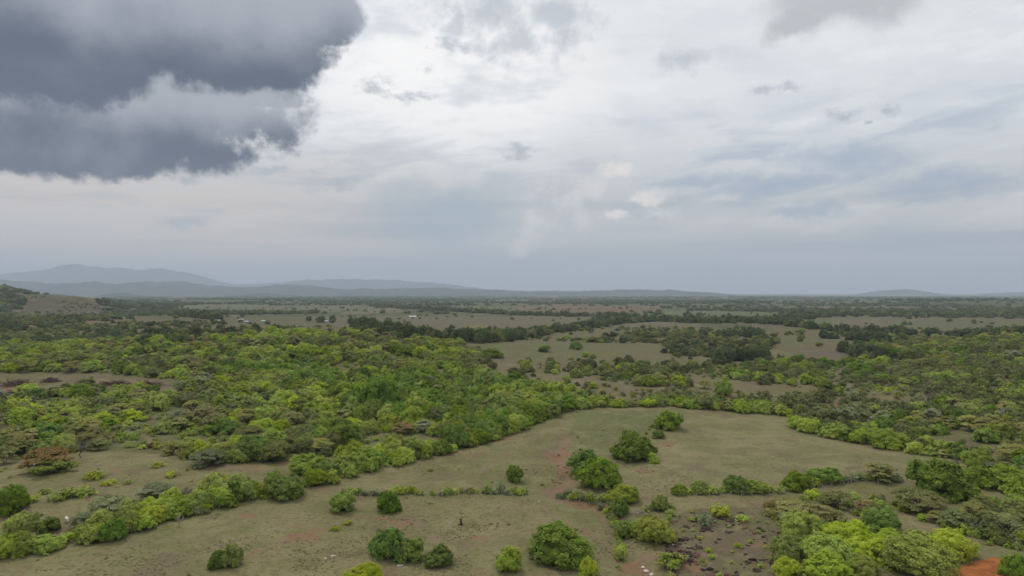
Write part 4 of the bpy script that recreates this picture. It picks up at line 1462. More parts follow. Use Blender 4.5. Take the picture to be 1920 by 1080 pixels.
belt([(160, 634), (330, 638), (340, 640)], 30, 10)
belt([(370, 640), (520, 632)], 30, 12, keep=.7)
belt([(640, 628), (760, 634), (870, 642), (960, 634), (1010, 626)], 35, 9)
belt([(880, 645), (1000, 632), (1080, 620), (1150, 610), (1200, 604)], 45, 9, keep=.8)
belt([(1120, 600), (1300, 606), (1480, 610)], 45, 11)
belt([(1440, 606), (1560, 622), (1700, 630), (1850, 633), (1960, 634)], 45, 10)
belt([(700, 574), (790, 580), (880, 586), (980, 592), (1150, 595), (1300, 602), (1440, 606)], 70, 12, keep=.8)
belt([(1300, 606), (1440, 604), (1560, 592), (1720, 588)], 60, 14, keep=.7)
belt([(270, 586), (400, 588), (500, 586)], 50, 14, keep=.5)
belt([(340, 594), (370, 596), (400, 600)], 60, 12)
belt([(575, 604), (640, 606), (700, 612)], 50, 13, keep=.6)
belt([(1480, 596), (1700, 594), (2090, 596)], 120, 16, keep=.55)
belt([(1350, 580), (1600, 590), (2090, 584)], 200, 22, keep=.5, kinds=(('far', 5), ('dull', 2)))
belt([(500, 573), (700, 572), (900, 574)], 160, 20, keep=.5)
belt([(200, 575), (330, 570), (500, 568)], 250, 24, keep=.5)
belt([(1560, 634), (1640, 640), (1700, 652)], 25, 11, keep=.8)
belt([(1325, 636), (1400, 628), (1440, 640), (1430, 658)], 25, 10)
belt([(1340, 684), (1400, 678), (1440, 668)], 14, 8)
belt([(1600, 660), (1640, 672), (1700, 684)], 22, 9)


# ------------------------------------------------------------------ plants as things; what is beyond counting as growth in the mass
NAME = {'dark': 'leafy_tree', 'mid': 'leafy_tree', 'bright': 'bright_tree', 'yellow': 'bright_tree', 'grey': 'umbrella_tree', 'olive': 'umbrella_tree', 'rust': 'umbrella_tree', 'dull': 'leafy_tree', 'far': 'leafy_tree'}
LOOK = {'dark': 'deep green leafy tree', 'mid': 'mid green leafy tree', 'bright': 'yellow-green leafy tree', 'yellow': 'yellowish leafy tree',
        'grey': 'grey-green flat-topped tree', 'olive': 'olive flat-topped tree', 'rust': 'rusty brown flat-topped tree', 'dull': 'dull green leafy tree', 'far': 'blue-green leafy tree'}
CATEGORY = {'leafy_tree': 'tree', 'bright_tree': 'bright tree', 'umbrella_tree': 'umbrella tree'}
SHRUB_LOOK = {'mid': 'mid green shrub', 'dark': 'dark green shrub', 'bright': 'yellow-green shrub', 'yellow': 'yellow shrub', 'grey': 'grey-green shrub', 'olive': 'olive shrub', 'rust': 'rusty shrub', 'dull': 'dull green shrub'}


def mesh_object(name, me, parent=None):
    o = bpy.data.objects.new(name, me)
    COL.objects.link(o)
    o.parent = parent
    return o


def rank(lst, cap, key):
    for p in lst:
        px, py = project(np.float64(p['x']), np.float64(p['y']), np.float64(p['z']))
        d = math.hypot(p['x'], p['y'])
        p['d'] = d
        p['px'] = float(px)
        p['in'] = -15 < px < 1935 and py < 1125 and p['y'] > 0
        p['size'] = math.sqrt(p['w'] * p['h']) / d if p['in'] else 0
    chosen, rest, count = [], [], {}
    for p in sorted(lst, key=lambda q: (q['label'] is None, -q['size'])):
        k = key(p)
        if p['in'] and (p['label'] or count.get(k, 0) < cap):
            count[k] = count.get(k, 0) + 1
            chosen.append(p)
        else:
            rest.append(p)
    return chosen, rest


LANDMARKS = [(93, 863, 'the rust-brown tree'), (390, 857, 'the grey-green umbrella tree by the thicket'), (492, 840, 'the broad deep green tree'),
             (578, 868, 'the rounded tree by the orange bank'), (703, 745, 'the very dark tall tree'), (757, 802, 'the rusty tree in the glade'),
             (840, 715, 'the two grey leafless trees'), (153, 840, 'the grey leafless bush'), (290, 828, 'the red-brown brush heap'),
             (275, 715, 'the right-hand brush heap'), (60, 715, 'the wide brush heap'), (915, 818, 'the low pale green bush'),
             (1070, 760, 'the top left pasture corner'), (1252, 788, 'the lone tree in the large pasture'), (1357, 727, 'the dark pointed scrub tree'),
             (1513, 795, 'the bright pasture-corner tree'), (1663, 800, 'the dark domed border tree'), (1766, 770, 'the pale leafless tree'),
             (1884, 780, 'the white dead stems'), (1843, 853, 'the bright-topped right-hand tree'), (1770, 900, 'the largest right-hand tree'),
             (1594, 743, 'the slim white dead trunk'), (403, 910, 'the highest hedge tree'), (204, 950, 'the pale grey-green hedge tree'),
             (125, 972, 'the white cow'), (27, 940, 'the dark tree cut by the edge'), (1872, 975, 'the pale umbrella tree above the road'),
             (925, 662, 'the dark bush ending the open field'), (1020, 655, 'the dark bush alone mid-field'), (1662, 660, 'the dark tree by the purplish field'),
             (1722, 940, 'the wide golden-olive umbrella tree'), (1493, 900, 'the upright right-hedge tree'), (863, 977, 'the charred stump'),
             (1227, 1000, 'the yellowish bush'), (1352, 955, 'the fresh green slope shrub'), (1600, 1030, 'the bright green grove')]
ORDINAL = ['', 'second ', 'third ', 'fourth ', 'fifth ', 'sixth ', 'seventh ', 'eighth ', 'ninth ', 'tenth ', 'eleventh ', 'twelfth ']


def single_out(lst, look):
    """plants too alike to describe one by one are told apart by the nearest thing one can find"""
    groups = {}
    for p in lst:
        if p['label']:
            continue
        z = p['z'] + p['h'] * .5
        px, py = project(np.float64(p['x']), np.float64(p['y']), np.float64(z))
        best = min(LANDMARKS, key=lambda m: math.hypot(m[0] - px, (m[1] - py) * 1.8))
        dx, dy = px - best[0], py - best[1]
        if abs(dx) > 1.4 * abs(dy):
            way = 'left of' if dx < 0 else 'right of'
        else:
            way = 'behind' if dy < 0 else 'in front of'
        groups.setdefault((look[p['kind']], way, best[2]), []).append((math.hypot(dx, dy), p))
    for (lk, way, mark), ps in groups.items():
        for i, (_, p) in enumerate(sorted(ps, key=lambda t: t[0])):
            if i < len(ORDINAL):
                p['own'] = f"{lk}, {ORDINAL[i]}nearest {way} {mark}"


chosen, rest = rank(PLANTS, 290, lambda p: NAME[p['kind']])
single_out(chosen, LOOK)
for p in chosen:
    near = p['d'] < 330 or p['label']
    fl = forms(p['kind'], 'fine' if near else 'plain')
    crown, trunk = fl[random.randrange(len(fl))]
    nm = NAME[p['kind']]
    root = bpy.data.objects.new(nm, None)
    root.empty_display_size = 0.5
    COL.objects.link(root)
    root.location = (p['x'], p['y'], p['z'] - 0.05)
    root.rotation_euler = (0, 0, p['rot'])
    base_h = 7.0 if KIND_SHAPE[p['kind']] == 'round' else 5.0
    root.scale = (p['w'] / 10.0, p['w'] / 10.0 * random.uniform(.9, 1.1), p['h'] / base_h)
    mesh_object('crown', crown, root)
    mesh_object('trunk', trunk, root)
    if p['label']:
        tag(root, p['label'], CATEGORY[nm], 'trees and bushes that stand out')
    else:
        ph, grp = ZONES[p['zone']]
        tag(root, p.get('own') or LOOK[p['kind']] + ' ' + ph, CATEGORY[nm], LOOK[p['kind']].replace(' tree', ' trees') + ' - ' + grp)

s_chosen, s_rest = rank(SHRUBS, 290, lambda p: 'shrub')
single_out(s_chosen, SHRUB_LOOK)
for p in s_chosen:
    fl = shrub_forms(p['kind'])
    o = mesh_object('shrub', fl[random.randrange(len(fl))])
    o.location = (p['x'], p['y'], p['z'] - 0.03)
    o.rotation_euler = (0, 0, p['rot'])
    o.scale = (p['w'] / 3.0, p['w'] / 3.0, p['h'] / 2.0)
    if p['label']:
        tag(o, p['label'], 'shrub', 'shrubs that stand out')
    else:
        ph, grp = ZONES[p['zone']]
        tag(o, p.get('own') or SHRUB_LOOK[p['kind']] + ' ' + ph, 'shrub', SHRUB_LOOK[p['kind']] + 's - ' + grp)


# --- mass growth through geometry nodes
def form_collection(name, meshes):
    c = bpy.data.collections.new(name)
    for i, me in enumerate(meshes):
        o = bpy.data.objects.new(f"{name}_{i:03d}", me)
        c.objects.link(o)
    return c


def joined(crown, trunk):
    """crown and trunk of one plant as a single shape for the mass"""
    me = bpy.data.meshes.new(crown.name + '_whole')
    a, b = np.empty(len(crown.vertices) * 3, np.float32), np.empty(len(trunk.vertices) * 3, np.float32)
    crown.vertices.foreach_get('co', a)
    trunk.vertices.foreach_get('co', b)
    fa, fb = np.empty(len(crown.loops), np.int32), np.empty(len(trunk.loops), np.int32)
    crown.loops.foreach_get('vertex_index', fa)
    trunk.loops.foreach_get('vertex_index', fb)
    t = np.empty(len(crown.vertices), np.float32)
    crown.attributes['leaf_tone'].data.foreach_get('value', t)
    V = np.concatenate([a, b]).reshape(-1, 3)
    Fc = np.concatenate([fa, fb + len(crown.vertices)])
    me.vertices.add(len(V))
    me.vertices.foreach_set('co', V.ravel())
    me.loops.add(len(Fc))
    me.loops.foreach_set('vertex_index', Fc)
    n = len(Fc) // 4
    me.polygons.add(n)
    me.polygons.foreach_set('loop_start', np.arange(0, len(Fc), 4, dtype=np.int32))
    me.update(calc_edges=True)
    me.materials.append(crown.materials[0])
    me.materials.append(trunk.materials[0])
    mi = np.zeros(n, np.int32)
    mi[len(fa) // 4:] = 1
    me.polygons.foreach_set('material_index', mi)
    at = me.attributes.new('leaf_tone', 'FLOAT', 'POINT')
    at.data.foreach_set('value', np.concatenate([t, np.full(len(trunk.vertices), .5, np.float32)]))
    return me


def mass(name, label, coll, pos, idx, rot, scl, kind='stuff'):
    me = bpy.data.meshes.new(name)
    n = len(pos)
    me.vertices.add(n)
    me.vertices.foreach_set('co', np.asarray(pos, np.float32).ravel())
    for nm, typ, arr, fld in (('form', 'INT', np.asarray(idx, np.int32), 'value'), ('turn', 'FLOAT', np.asarray(rot, np.float32), 'value'),
                              ('size', 'FLOAT_VECTOR', np.asarray(scl, np.float32).ravel(), 'vector')):
        at = me.attributes.new(nm, typ, 'POINT')
        at.data.foreach_set(fld, arr)
    o = bpy.data.objects.new(name, me)
    COL.objects.link(o)
    tag(o, label, kind=kind)
    ng = bpy.data.node_groups.new(name + '_growth', 'GeometryNodeTree')
    ng.interface.new_socket('Geometry', in_out='INPUT', socket_type='NodeSocketGeometry')
    ng.interface.new_socket('Geometry', in_out='OUTPUT', socket_type='NodeSocketGeometry')
    gi, go = ng.nodes.new('NodeGroupInput'), ng.nodes.new('NodeGroupOutput')
    ci = ng.nodes.new('GeometryNodeCollectionInfo')
    ci.inputs['Collection'].default_value = coll
    ci.inputs['Separate Children'].default_value = True
    ci.inputs['Reset Children'].default_value = True
    ip = ng.nodes.new('GeometryNodeInstanceOnPoints')
    ip.inputs['Pick Instance'].default_value = True

    def named(nm, typ):
        a = ng.nodes.new('GeometryNodeInputNamedAttribute')
        a.data_type = typ
        a.inputs['Name'].default_value = nm
        return [s for s in a.outputs if s.enabled][0]
    cx = ng.nodes.new('ShaderNodeCombineXYZ')
    L = ng.links.new
    L(named('turn', 'FLOAT'), cx.inputs[2])
    L(gi.outputs[0], ip.inputs['Points'])
    L(ci.outputs[0], ip.inputs['Instance'])
    L(named('form', 'INT'), ip.inputs['Instance Index'])
    L(cx.outputs[0], ip.inputs['Rotation'])
    L(named('size', 'FLOAT_VECTOR'), ip.inputs['Scale'])
    L(ip.outputs[0], go.inputs[0])
    md = o.modifiers.new('growth', 'NODES')
    md.node_group = ng
    return o


def mass_plants(name, label, lst, detail):
    keys = sorted({p['kind'] for p in lst})
    meshes, start, cnt = [], {}, {}
    for k in keys:
        fl = forms(k, detail)
        start[k], cnt[k] = len(meshes), len(fl)
        meshes += [joined(c, t) for c, t in fl]
    coll = form_collection(name + '_form', meshes)
    pos = [(p['x'], p['y'], p['z'] - .05) for p in lst]
    idx = [start[p['kind']] + random.randrange(cnt[p['kind']]) for p in lst]
    scl = [(p['w'] / 10, p['w'] / 10, p['h'] / (7.0 if KIND_SHAPE[p['kind']] == 'round' else 5.0)) for p in lst]
    return mass(name, label, coll, pos, idx, [p['rot'] for p in lst], scl)


near_rest = [p for p in rest if p['d'] < 1000]
far_rest = [p for p in rest if p['d'] >= 1000]
print('plants', len(PLANTS), 'single', len(chosen), 'mass', len(near_rest), len(far_rest), 'shrubs', len(SHRUBS), len(s_chosen))
mass_plants('woodland', 'dense mixed green scrub woodland filling the thickets behind the nearest trees', near_rest, 'plain')
mass_plants('far_woodland', 'dark green tree belts and scattered woods across the far plain', far_rest, 'far')


def mass_shrubs():
    keys = sorted({p['kind'] for p in s_rest})
    meshes, start = [], {}
    for k in keys:
        start[k] = len(meshes)
        meshes += shrub_forms(k, 150, 0.34, 3)
    coll = form_collection('scrub_form', meshes)
    mass('scrub', 'low mixed undergrowth between the trees of the thickets', coll, [(p['x'], p['y'], p['z'] - .03) for p in s_rest],
         [start[p['kind']] + random.randrange(3) for p in s_rest], [p['rot'] for p in s_rest],
         [(p['w'] / 3, p['w'] / 3, p['h'] / 2) for p in s_rest])


mass_shrubs()


def far_woods():
    """groves over the plain from two kilometres out to the hills"""
    n = 22000
    a = rng.uniform(-.72, .72, n)
    r = 2000 * (12000 / 2000) ** rng.uniform(0, 1, n)
    x, y = r * np.sin(a), r * np.cos(a)
    c = fbm(x / 800, y / 800, 4, 91)
    lines = np.abs(fbm(x / 500, y / 500, 3, 95) - .5)
    ok = (rng.uniform(0, 1, n) < sstep(c, .50, .63) * .8 + .05) | (lines < .012)
    z = height(x, y)
    px, py = project(x, y, z)
    for poly, _ in FAR_FIELDS + [([(40, 552), (190, 552), (190, 592), (30, 596)], 0)]:
        ok &= ~in_poly(px, py, poly)
    x, y, z, r = x[ok], y[ok], z[ok], r[ok]
    m = len(x)
    g = np.random.default_rng(77)
    meshes = []
    for i in range(5):
        b = Builder()
        P, N, S, T, core = crown_round(g, 230, 1.5, 14.0, 7.0, .1, nclump=12, clump=(.3, .5))
        add_core(b, g, core, 0)
        v, f = leaf_quads(P, N, S, g)
        b.add(v, f, 0, np.repeat(T, 4))
        meshes.append(b.mesh('grove', [MAT['far']]))
    w = rng.uniform(.8, 1.6, m) * (1 + sstep(r, 3000, 9000) * 1.8)
    h = rng.uniform(.9, 1.5, m) * (1 + sstep(r, 3000, 9000) * .5)
    mass('distant_woods', 'blue-green woods scattered over the plain towards the hills', form_collection('grove_form', meshes),
         np.stack([x, y, z - .3], 1), rng.integers(0, 5, m), rng.uniform(0, 6.28, m), np.stack([w, w, h], 1))


far_woods()


def grass():
    n = 60000
    a = rng.uniform(-.70, .70, n)
    r = 1 / rng.uniform(1 / 430, 1 / 125, n)
    x, y = r * np.sin(a), r * np.cos(a)
    c = fbm(x / 11, y / 11, 3, 131)
    ok = rng.uniform(0, 1, n) < sstep(c, .52, .80) * .8
    z = height(x, y)
    px, py = project(x, y, z)
    for poly in (THICKET, ROAD):
        ok &= ~in_poly(px, py, poly)
    x, y, z = x[ok], y[ok], z[ok]
    m = len(x)
    s = rng.uniform(.5, 1.1, m)
    mass('grass', 'short tussocky grass over the grazed pastures', form_collection('tuft_form', tuft_forms()), np.stack([x, y, z - .02], 1),
         rng.integers(0, 4, m), rng.uniform(0, 6.28, m), np.stack([s, s, s * rng.uniform(.5, 1.0, m)], 1))


grass()


# ------------------------------------------------------------------ bare and dead trees
def bare_tree(px, foot, wpx, hpx, label, mat='grey_bark', seed=0, depth=4, name='bare_tree', cat='bare tree', rad=.13):
    x, y, z = ground_at(px, foot)
    g = np.random.default_rng(400 + seed)
    V, Fc = twig_tree(g, hpx / FPX * y, wpx / FPX * y, rad, depth)
    o = obj_mesh(name, V, Fc, MAT[mat])
    o.location = (x, y, z)
    tag(o, label, cat)
    return o


for i, a in enumerate([
    (826, 738, 64, 38, 'grey leafless tree, larger of two rising from the left thicket'),
    (856, 734, 44, 30, 'grey leafless tree, smaller of two rising from the left thicket'),
    (153, 858, 54, 36, 'grey leafless bush between the rust-brown tree and the yellow bushes'),
    (1766, 788, 60, 40, 'pale leafless tree in the scrub near the right edge'),
    (1738, 765, 44, 34, 'thin leafless tree behind the pale leafless one'),
    (1800, 882, 26, 24, 'bleached leafless bush at the right tip of the large pasture'),
    (345, 940, 40, 26, 'grey leafless bush in the left hedge under the umbrella tree'),
]):
    bare_tree(*a, seed=i)
for i, a in enumerate([
    (337, 986, 18, 26, 'small white dead tree in front of the left hedge'),
    (1597, 906, 10, 20, 'small white dead tree in the right pasture hedge'),
    (1594, 752, 8, 20, 'slim white dead trunk standing in the brown scrub'),
    (1723, 772, 10, 20, 'slim white dead trunk left of the pale leafless tree'),
    (1884, 796, 30, 36, 'cluster of white dead stems near the right edge above the pasture'),
]):
    bare_tree(*a, mat='pale_bark', seed=20 + i, depth=3, name='dead_tree', cat='dead tree', rad=.22)


def brush_pile(px, foot, wpx, hpx, label, mat, seed, name='brush_pile', cat='brush pile', n=60, r=.07):
    x, y, z = ground_at(px, foot)
    g = np.random.default_rng(500 + seed)
    w, h = wpx / FPX * y, hpx / FPX * y
    b = Builder()
    for i in range(n):
        p = g.normal(size=3) * (w * .22, w * .16, h * .1)
        p[2] = abs(p[2]) + g.uniform(0, h * .55) * math.exp(-(p[0] ** 2 + p[1] ** 2) / (w * .25) ** 2)
        d = unit(np.array((g.normal(), g.normal(), g.normal() * .28)))
        L = w * g.uniform(.10, .26)
        v, f = tube([p - d * L, p + g.normal(size=3) * L * .1, p + d * L], [r, r * .8, r * .4], 4)
        v = np.array(v)
        v[:, 2] = np.maximum(v[:, 2], 0)
        b.add(v, f, 0, .5)
    o = mesh_object(name, b.mesh(name, [MAT[mat]]))
    o.location = (x, y, z)
    tag(o, label, cat)


for i, a in enumerate([
    (30, 722, 70, 12, 'wide heap of reddish cut brush in the clearing at the left edge'),
    (45, 736, 60, 10, 'lower heap of cut brush at the left edge of the clearing'),
    (95, 716, 34, 12, 'small heap of cut brush right of the wide one in the clearing'),
    (215, 722, 60, 12, 'dark brush heap in the middle of the clearing'),
    (275, 724, 60, 14, 'dark brush heap at the right end of the clearing'),
    (290, 838, 36, 14, 'red-brown brush heap inside the left thicket'),
]):
    brush_pile(*a, 'brush', i, n=110, r=.16)
brush_pile(1200, 966, 44, 16, 'bleached fallen branches lying beside the gully trees', 'pale_bark', 11, 'fallen_branches', 'branches', 22, .10)
brush_pile(1262, 1052, 56, 22, 'tangle of dry brown brush under the yellowish bush', 'brush', 12, n=120, r=.07)


def stump():
    x, y, z = ground_at(864, 984)
    g = np.random.default_rng(3)
    b = Builder()
    v, f = tube([(0, 0, -.1), (.05, 0, .6), (.0, .05, 1.3), (.12, .05, 1.9)], [.42, .26, .22, .08], 7)
    b.add(v, f, 0, .5)
    for t in (.4, 2.0, 3.6, 5.0):
        v, f = tube([(0, 0, .12), (math.cos(t) * .6, math.sin(t) * .6, .08), (math.cos(t) * 1.2, math.sin(t) * 1.2, -.03)], [.18, .12, .04], 5)
        b.add(v, f, 0, .5)
    v, f = tube([(0, .05, 1.0), (-.35, .1, 1.35), (-.45, .1, 1.7)], [.12, .09, .03], 5)
    b.add(v, f, 0, .5)
    o = mesh_object('tree_stump', b.mesh('tree_stump', [MAT['rock']]))
    o.location = (x, y, z)
    tag(o, 'charred upright stump alone in the lower central pasture', 'stump')


stump()


# ------------------------------------------------------------------ rocks
def rock_mesh(seed, mat):
    g = np.random.default_rng(600 + seed)
    import bmesh
    bm = bmesh.new()
    bmesh.ops.create_icosphere(bm, subdivisions=2, radius=1.0)
    ph = g.uniform(0, 6.28, (5, 3))
    fr = g.uniform(1.2, 3.5, (5, 3))
    for v in bm.verts:
        c = np.array(v.co)
        k = 1 + sum(.11 * math.sin(fr[i] @ c + ph[i, 0]) for i in range(5)) + g.uniform(-.07, .07)
        c = c * k
        c[2] = max(c[2] * .62, -.25)
        v.co = c
    me = bpy.data.meshes.new('rock')
    bm.to_mesh(me)
    bm.free()
    me.materials.append(mat)
    return me


def rocks():
    dark = [rock_mesh(i, MAT['rock']) for i in range(6)] + [rock_mesh(20 + i, MAT['redrock']) for i in range(3)]
    pale = [rock_mesh(10 + i, MAT['stone']) for i in range(4)]
    n = 0
    tries = 0
    recs = []
    R = random.Random(5)
    while n < 290 and tries < 8000:
        tries += 1
        px, py = R.uniform(1225, 1475), R.uniform(955, 1090)
        if not in_poly(np.array(px), np.array(py), STONY):
            continue
        cl = float(fbm(np.array(px / 46), np.array(py / 24), 3, 151))
        if R.random() > (cl - .40) * 5:
            continue
        x, y, z = ground_at(px, py)
        which = R.randrange(len(dark))
        o = mesh_object('rock', dark[which])
        s = R.choice([.22, .28, .35, .45, .6, .85]) * R.uniform(.7, 1.1)
        o.location = (x, y, z)
        o.rotation_euler = (R.uniform(-.3, .3), R.uniform(-.3, .3), R.uniform(0, 6.28))
        o.scale = (s, s * R.uniform(.7, 1.2), s * R.uniform(.6, 1.1))
        recs.append(dict(o=o, x=x, y=y, z=z, h=s, label=None, kind=('large ' if s > .55 else 'mid-sized ' if s > .32 else 'small ') + ('dark' if which < 6 else 'red-brown')))
        n += 1
    LANDMARKS.extend([(1385, 1022, 'the green weed among the stones'), (1212, 1070, 'the row of white stones'), (1324, 978, 'the grey-green slope shrub'),
                      (1474, 1070, 'the front-left grove crown'), (1262, 1045, 'the dry brown brush')])
    single_out(recs, {r['kind']: r['kind'] + ' slope rock' for r in recs})
    for r in recs:
        tag(r['o'], r.get('own') or r['kind'] + ' rock scattered on the eroded slope left of the bright green grove', 'rock', 'rocks on the stony slope')
    for px, py, s, lab in [(750, 1061, .75, 'pale stone at the foot of the pair of deep green trees'),
                           (1206, 1064, .55, 'white stone, upper one of the row on the red earth at the bottom'),
                           (1212, 1071, .7, 'white stone, middle one of the row on the red earth at the bottom'),
                           (1222, 1077, .6, 'white stone, lowest of the row on the red earth at the bottom'),
                           (1262, 1022, .5, 'white stone under the yellowish bush'),
                           (1012, 940, .5, 'pale stone below the red gully near the fence line'),
                           (625, 1043, .7, 'pale stone on the scraped ground at the bottom left'),
                           (610, 1047, .5, 'smaller pale stone left of the one on the scraped ground'),
                           (1222, 1012, .4, 'little white stone beside the yellowish bush')]:
        x, y, z = ground_at(px, py)
        o = mesh_object('pale_stone', pale[n % 4])
        o.location = (x, y, z)
        o.scale = (s, s * .7, s * .6)
        o.rotation_euler = (0, 0, n)
        tag(o, lab, 'stone', 'pale stones in the pasture')
        n += 1
    R2 = random.Random(9)
    for px, py, c in [(1050, 852, 9), (1065, 878, 9), (1075, 893, 9), (760, 978, 6), (950, 985, 5), (1040, 905, 6), (1205, 882, 4), (1250, 835, 3)]:
        for k in range(c):
            x, y, z = ground_at(px + R2.gauss(0, 14), py + R2.gauss(0, 5))
            o = mesh_object('clod', dark[6 + R2.randrange(3)])
            s = R2.uniform(.2, .6)
            o.location = (x, y, z)
            o.scale = (s * 1.3, s, s * .6)
            o.rotation_euler = (0, 0, R2.uniform(0, 6))
            tag(o, 'reddish clod of earth on the eroded ground of the central pastures', 'clod', 'clods on the eroded pasture ground')


rocks()


# ------------------------------------------------------------------ white cow grazing behind the left hedge
def cow():
    x, y, z = ground_at(125, 979)
    vs = [((0, 0, 1.02), .36), ((.45, 0, 1.04), .37), ((.80, 0, 1.10), .30), ((1.02, 0, 1.05), .20), ((1.26, 0, .82), .15), ((1.42, 0, .58), .13), ((1.58, 0, .38), .085),
          ((-.45, 0, 1.06), .36), ((-.78, 0, 1.10), .27), ((-.92, 0, 1.05), .06), ((-.97, 0, .75), .035), ((-.98, 0, .45), .05)]
    ed = [(0, 1), (1, 2), (2, 3), (3, 4), (4, 5), (5, 6), (0, 7), (7, 8), (8, 9), (9, 10), (10, 11)]
    for sx, att, kx, hx in ((.62, 2, .60, .64), (-.66, 8, -.58, -.74)):
        for sy in (-1, 1):
            n = len(vs)
            vs += [((sx, sy * .20, .78), .17), ((kx, sy * .21, .46), .085), ((hx, sy * .21, .24), .062), ((hx + .03, sy * .21, .04), .075)]
            ed += [(att, n), (n, n + 1), (n + 1, n + 2), (n + 2, n + 3)]
    for sy in (-1, 1):
        n = len(vs)
        vs += [((1.38, sy * .17, .70), .05), ((1.34, sy * .30, .70), .035)]      # ears
        ed += [(5, n), (n, n + 1)]
    me = bpy.data.meshes.new('cow')
    me.from_pydata([v for v, _ in vs], ed, [])
    o = bpy.data.objects.new('cow', me)
    COL.objects.link(o)
    o.modifiers.new('skin', 'SKIN')
    for i, (_, r) in enumerate(vs):
        me.skin_vertices[0].data[i].radius = (r, r)
    me.skin_vertices[0].data[0].use_root = True
    s = o.modifiers.new('sub', 'SUBSURF')
    s.levels = s.render_levels = 2
    dg = bpy.context.evaluated_depsgraph_get()
    em = bpy.data.meshes.new_from_object(o.evaluated_get(dg))
    o.modifiers.clear()
    o.data = em
    em.materials.clear()
    em.materials.append(MAT['hide'])
    em.polygons.foreach_set('use_smooth', np.ones(len(em.polygons), bool))
    o.location = (x, y, z)
    o.rotation_euler = (0, 0, math.radians(-48))
    tag(o, 'white cow grazing in the pasture behind the left hedge', 'cow')


cow()


# ------------------------------------------------------------------ houses on the plain
def box(x0, x1, y0, y1, z0, z1):
    v = [(x0, y0, z0), (x1, y0, z0), (x1, y1, z0), (x0, y1, z0), (x0, y0, z1), (x1, y0, z1), (x1, y1, z1), (x0, y1, z1)]
    f = [(0, 3, 2, 1), (4, 5, 6, 7), (0, 1, 5, 4), (1, 2, 6, 5), (2, 3, 7, 6), (3, 0, 4, 7)]
    return v, f


def house(px, foot, wpx, label, wall, roof, turn=0.0, hgt=2.8, deep=.6, name='house', cat='house'):
    x, y, z = ground_at(px, foot)
    L = wpx / FPX * y
    Dp = L * deep
    root = bpy.data.objects.new(name, None)
    COL.objects.link(root)
    root.location = (x, y, z)
    root.rotation_euler = (0, 0, turn)
    tag(root, label, cat, 'buildings on the plain')
    hx, hy = L / 2, Dp / 2
    v, f = box(-hx, hx, -hy, hy, -.5, hgt)
    v += [(-hx, 0, hgt + Dp * .28), (hx, 0, hgt + Dp * .28)]
    f = f[:1] + f[2:] + [(4, 8, 7), (5, 6, 9), (4, 5, 9, 8), (7, 8, 9, 6)]
    obj_mesh('wall', v, f, MAT[wall], root)
    o_ = .5
    rise = Dp * .28
    k = rise / hy
    rv, rf = [], []
    for s in (-1, 1):
        n = len(rv)
        e = hy + o_
        rv += [(-hx - o_, s * e, hgt - o_ * k + .05), (hx + o_, s * e, hgt - o_ * k + .05), (hx + o_, 0, hgt + rise + .05), (-hx - o_, 0, hgt + rise + .05)]
        rv += [(a, b, c + .14) for a, b, c in rv[n:n + 4]]
        rf += [tuple(n + i for i in q) for q in [(0, 1, 2, 3), (4, 7, 6, 5), (0, 4, 5, 1), (1, 5, 6, 2), (2, 6, 7, 3), (3, 7, 4, 0)]]
    obj_mesh('roof', rv, rf, MAT[roof], root)
    v, f = box(-.5, .5, -hy - .06, -hy - .01, 0, 2.1)
    obj_mesh('door', v, f, MAT['door'], root)
    for wx in (-.32 * L, .3 * L):
        v, f = box(wx - .6, wx + .6, -hy - .07, -hy - .01, 1.0, 2.0)
        obj_mesh('window', v, f, MAT['glass'], root)


house(408, 604, 7, 'small white house at the left of the white farm buildings', 'wall', 'zinc', .2)
house(452, 603, 9, 'white house with pale roof in the middle of the farm buildings', 'wall', 'zinc', -.1)
house(462, 606, 6, 'small white house in front of the pale-roofed one', 'wall', 'zinc', .4)
house(494, 605, 8, 'white house with pale roof at the right of the farm buildings', 'wall', 'zinc', -.25)
house(612, 605, 6, 'small pale house by trees right of the white farm buildings', 'wall', 'zinc', .3)
house(774, 597, 13, 'grey-roofed barn beside a dark tree on the central plain', 'wall', 'zinc', .1, 3.5)
house(1286, 618, 11, 'small ochre house at the end of the tree belt right of centre', 'wall2', 'tiles', .15)


# ------------------------------------------------------------------ wire fences
def fence(line, label, step=3.0):
    pts = [np.array(ground_at(*p)[:2]) for p in line]
    root = bpy.data.objects.new('wire_fence', None)
    COL.objects.link(root)
    x0, y0 = pts[0]
    root.location = (x0, y0, float(height(x0, y0)))
    tag(root, label, 'fence', 'wire fences')
    off = np.array(root.location)
    pos = []
    for a, b in zip(pts[:-1], pts[1:]):
        n = max(1, int(np.linalg.norm(b - a) / step))
        pos += [a + (b - a) * i / n for i in range(n)]
    pos.append(pts[-1])
    v, f = tube([(0, 0, -.4), (.02, 0, .7), (0, .02, 1.45)], [.09, .08, .07], 6)
    me = obj_mesh('post', v, f, MAT['pale_bark'], link=False).data
    tops = []
    for q in pos:
        z = float(height(*q))
        o = mesh_object('post', me, root)
        o.location = np.array((q[0], q[1], z)) - off
        o.rotation_euler = (random.uniform(-.08, .08), random.uniform(-.08, .08), random.uniform(0, 6))
        tops.append(np.array((q[0], q[1], z)) - off)
    for h in (.45, .85, 1.25):
        v, f = tube([t + (0, 0, h) for t in tops], [.012] * len(tops), 3)
        obj_mesh('wire', v, f, MAT['wire'], root)


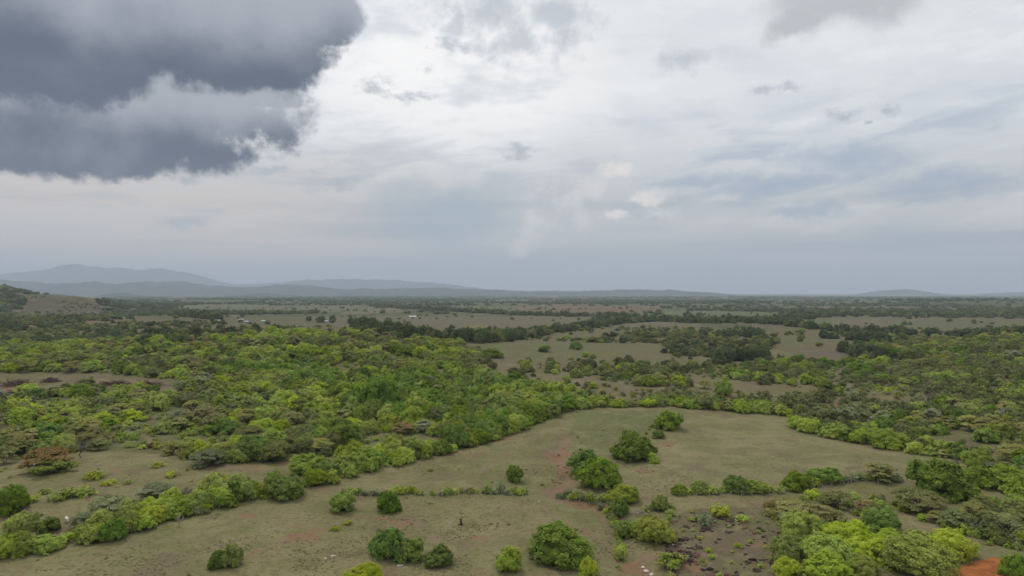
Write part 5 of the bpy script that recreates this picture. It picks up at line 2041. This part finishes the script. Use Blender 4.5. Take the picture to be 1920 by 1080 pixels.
fence([(632, 931), (760, 932), (880, 932), (1000, 932), (1048, 938), (1145, 950)], 'old wire fence along the weedy line across the central pasture')
fence([(420, 884), (480, 888), (545, 892)], 'old wire fence at the back of the left pasture')
fence([(1258, 934), (1330, 932), (1450, 928), (1490, 922), (1560, 910), (1690, 907)], 'old wire fence in the hedge across the right pasture')


# ------------------------------------------------------------------ birds
def bird(px, py, dist, span, bank, label):
    dx, dy, dz = ray(px, py)
    s = span / 2
    V = [(.0, .28, 0), (.05, .1, .03), (0, .1, .06), (-.05, .1, .03), (0, .1, -.04), (0, -.22, .01), (.07, -.38, .01), (-.07, -.38, .01),
         (.5, .16, .12), (1, -.02, .06), (.5, -.05, .10), (-.5, .16, .12), (-1, -.02, .06), (-.5, -.05, .10), (.06, -.08, .02), (-.06, -.08, .02)]
    Fc = [(0, 1, 2), (0, 2, 3), (0, 3, 4), (0, 4, 1), (1, 14, 2), (3, 2, 15), (2, 14, 5), (2, 5, 15), (4, 15, 5), (4, 5, 14), (1, 4, 14), (3, 15, 4), (5, 6, 7),
          (1, 8, 10, 14), (8, 9, 10), (3, 15, 13, 11), (11, 13, 12)]
    o = obj_mesh('bird', [(a * s, b * s, c * s) for a, b, c in V], Fc, MAT['plume'])
    o.location = (dx * dist, dy * dist, CAM_H + dz * dist)
    o.rotation_euler = (.2, bank, .7)
    tag(o, label, 'bird', 'birds in the sky')


bird(1816, 22, 320, 1.1, .5, 'dark bird, lower of the two at the top right')
bird(1809, 13, 340, 1.1, -.4, 'dark bird, higher of the two at the top right')

# ------------------------------------------------------------------ haze
HAZE = 5.8e-5


def haze():
    S = 50000.0
    v, f = box(-S, S, -S, S, -140.0, 1330.0)
    m, nt, out = new_mat('haze')
    pv = nt.node('ShaderNodeVolumePrincipled')
    pv.inputs['Color'].default_value = (0.69, 0.79, 0.94, 1)
    pv.inputs['Density'].default_value = HAZE
    pv.inputs['Anisotropy'].default_value = 0.0
    m.node_tree.links.new(pv.outputs[0], out.inputs['Volume'])
    o = obj_mesh('haze', v, f, m)
    tag(o, 'thin pale haze in the air over the plain', kind='stuff')


haze()
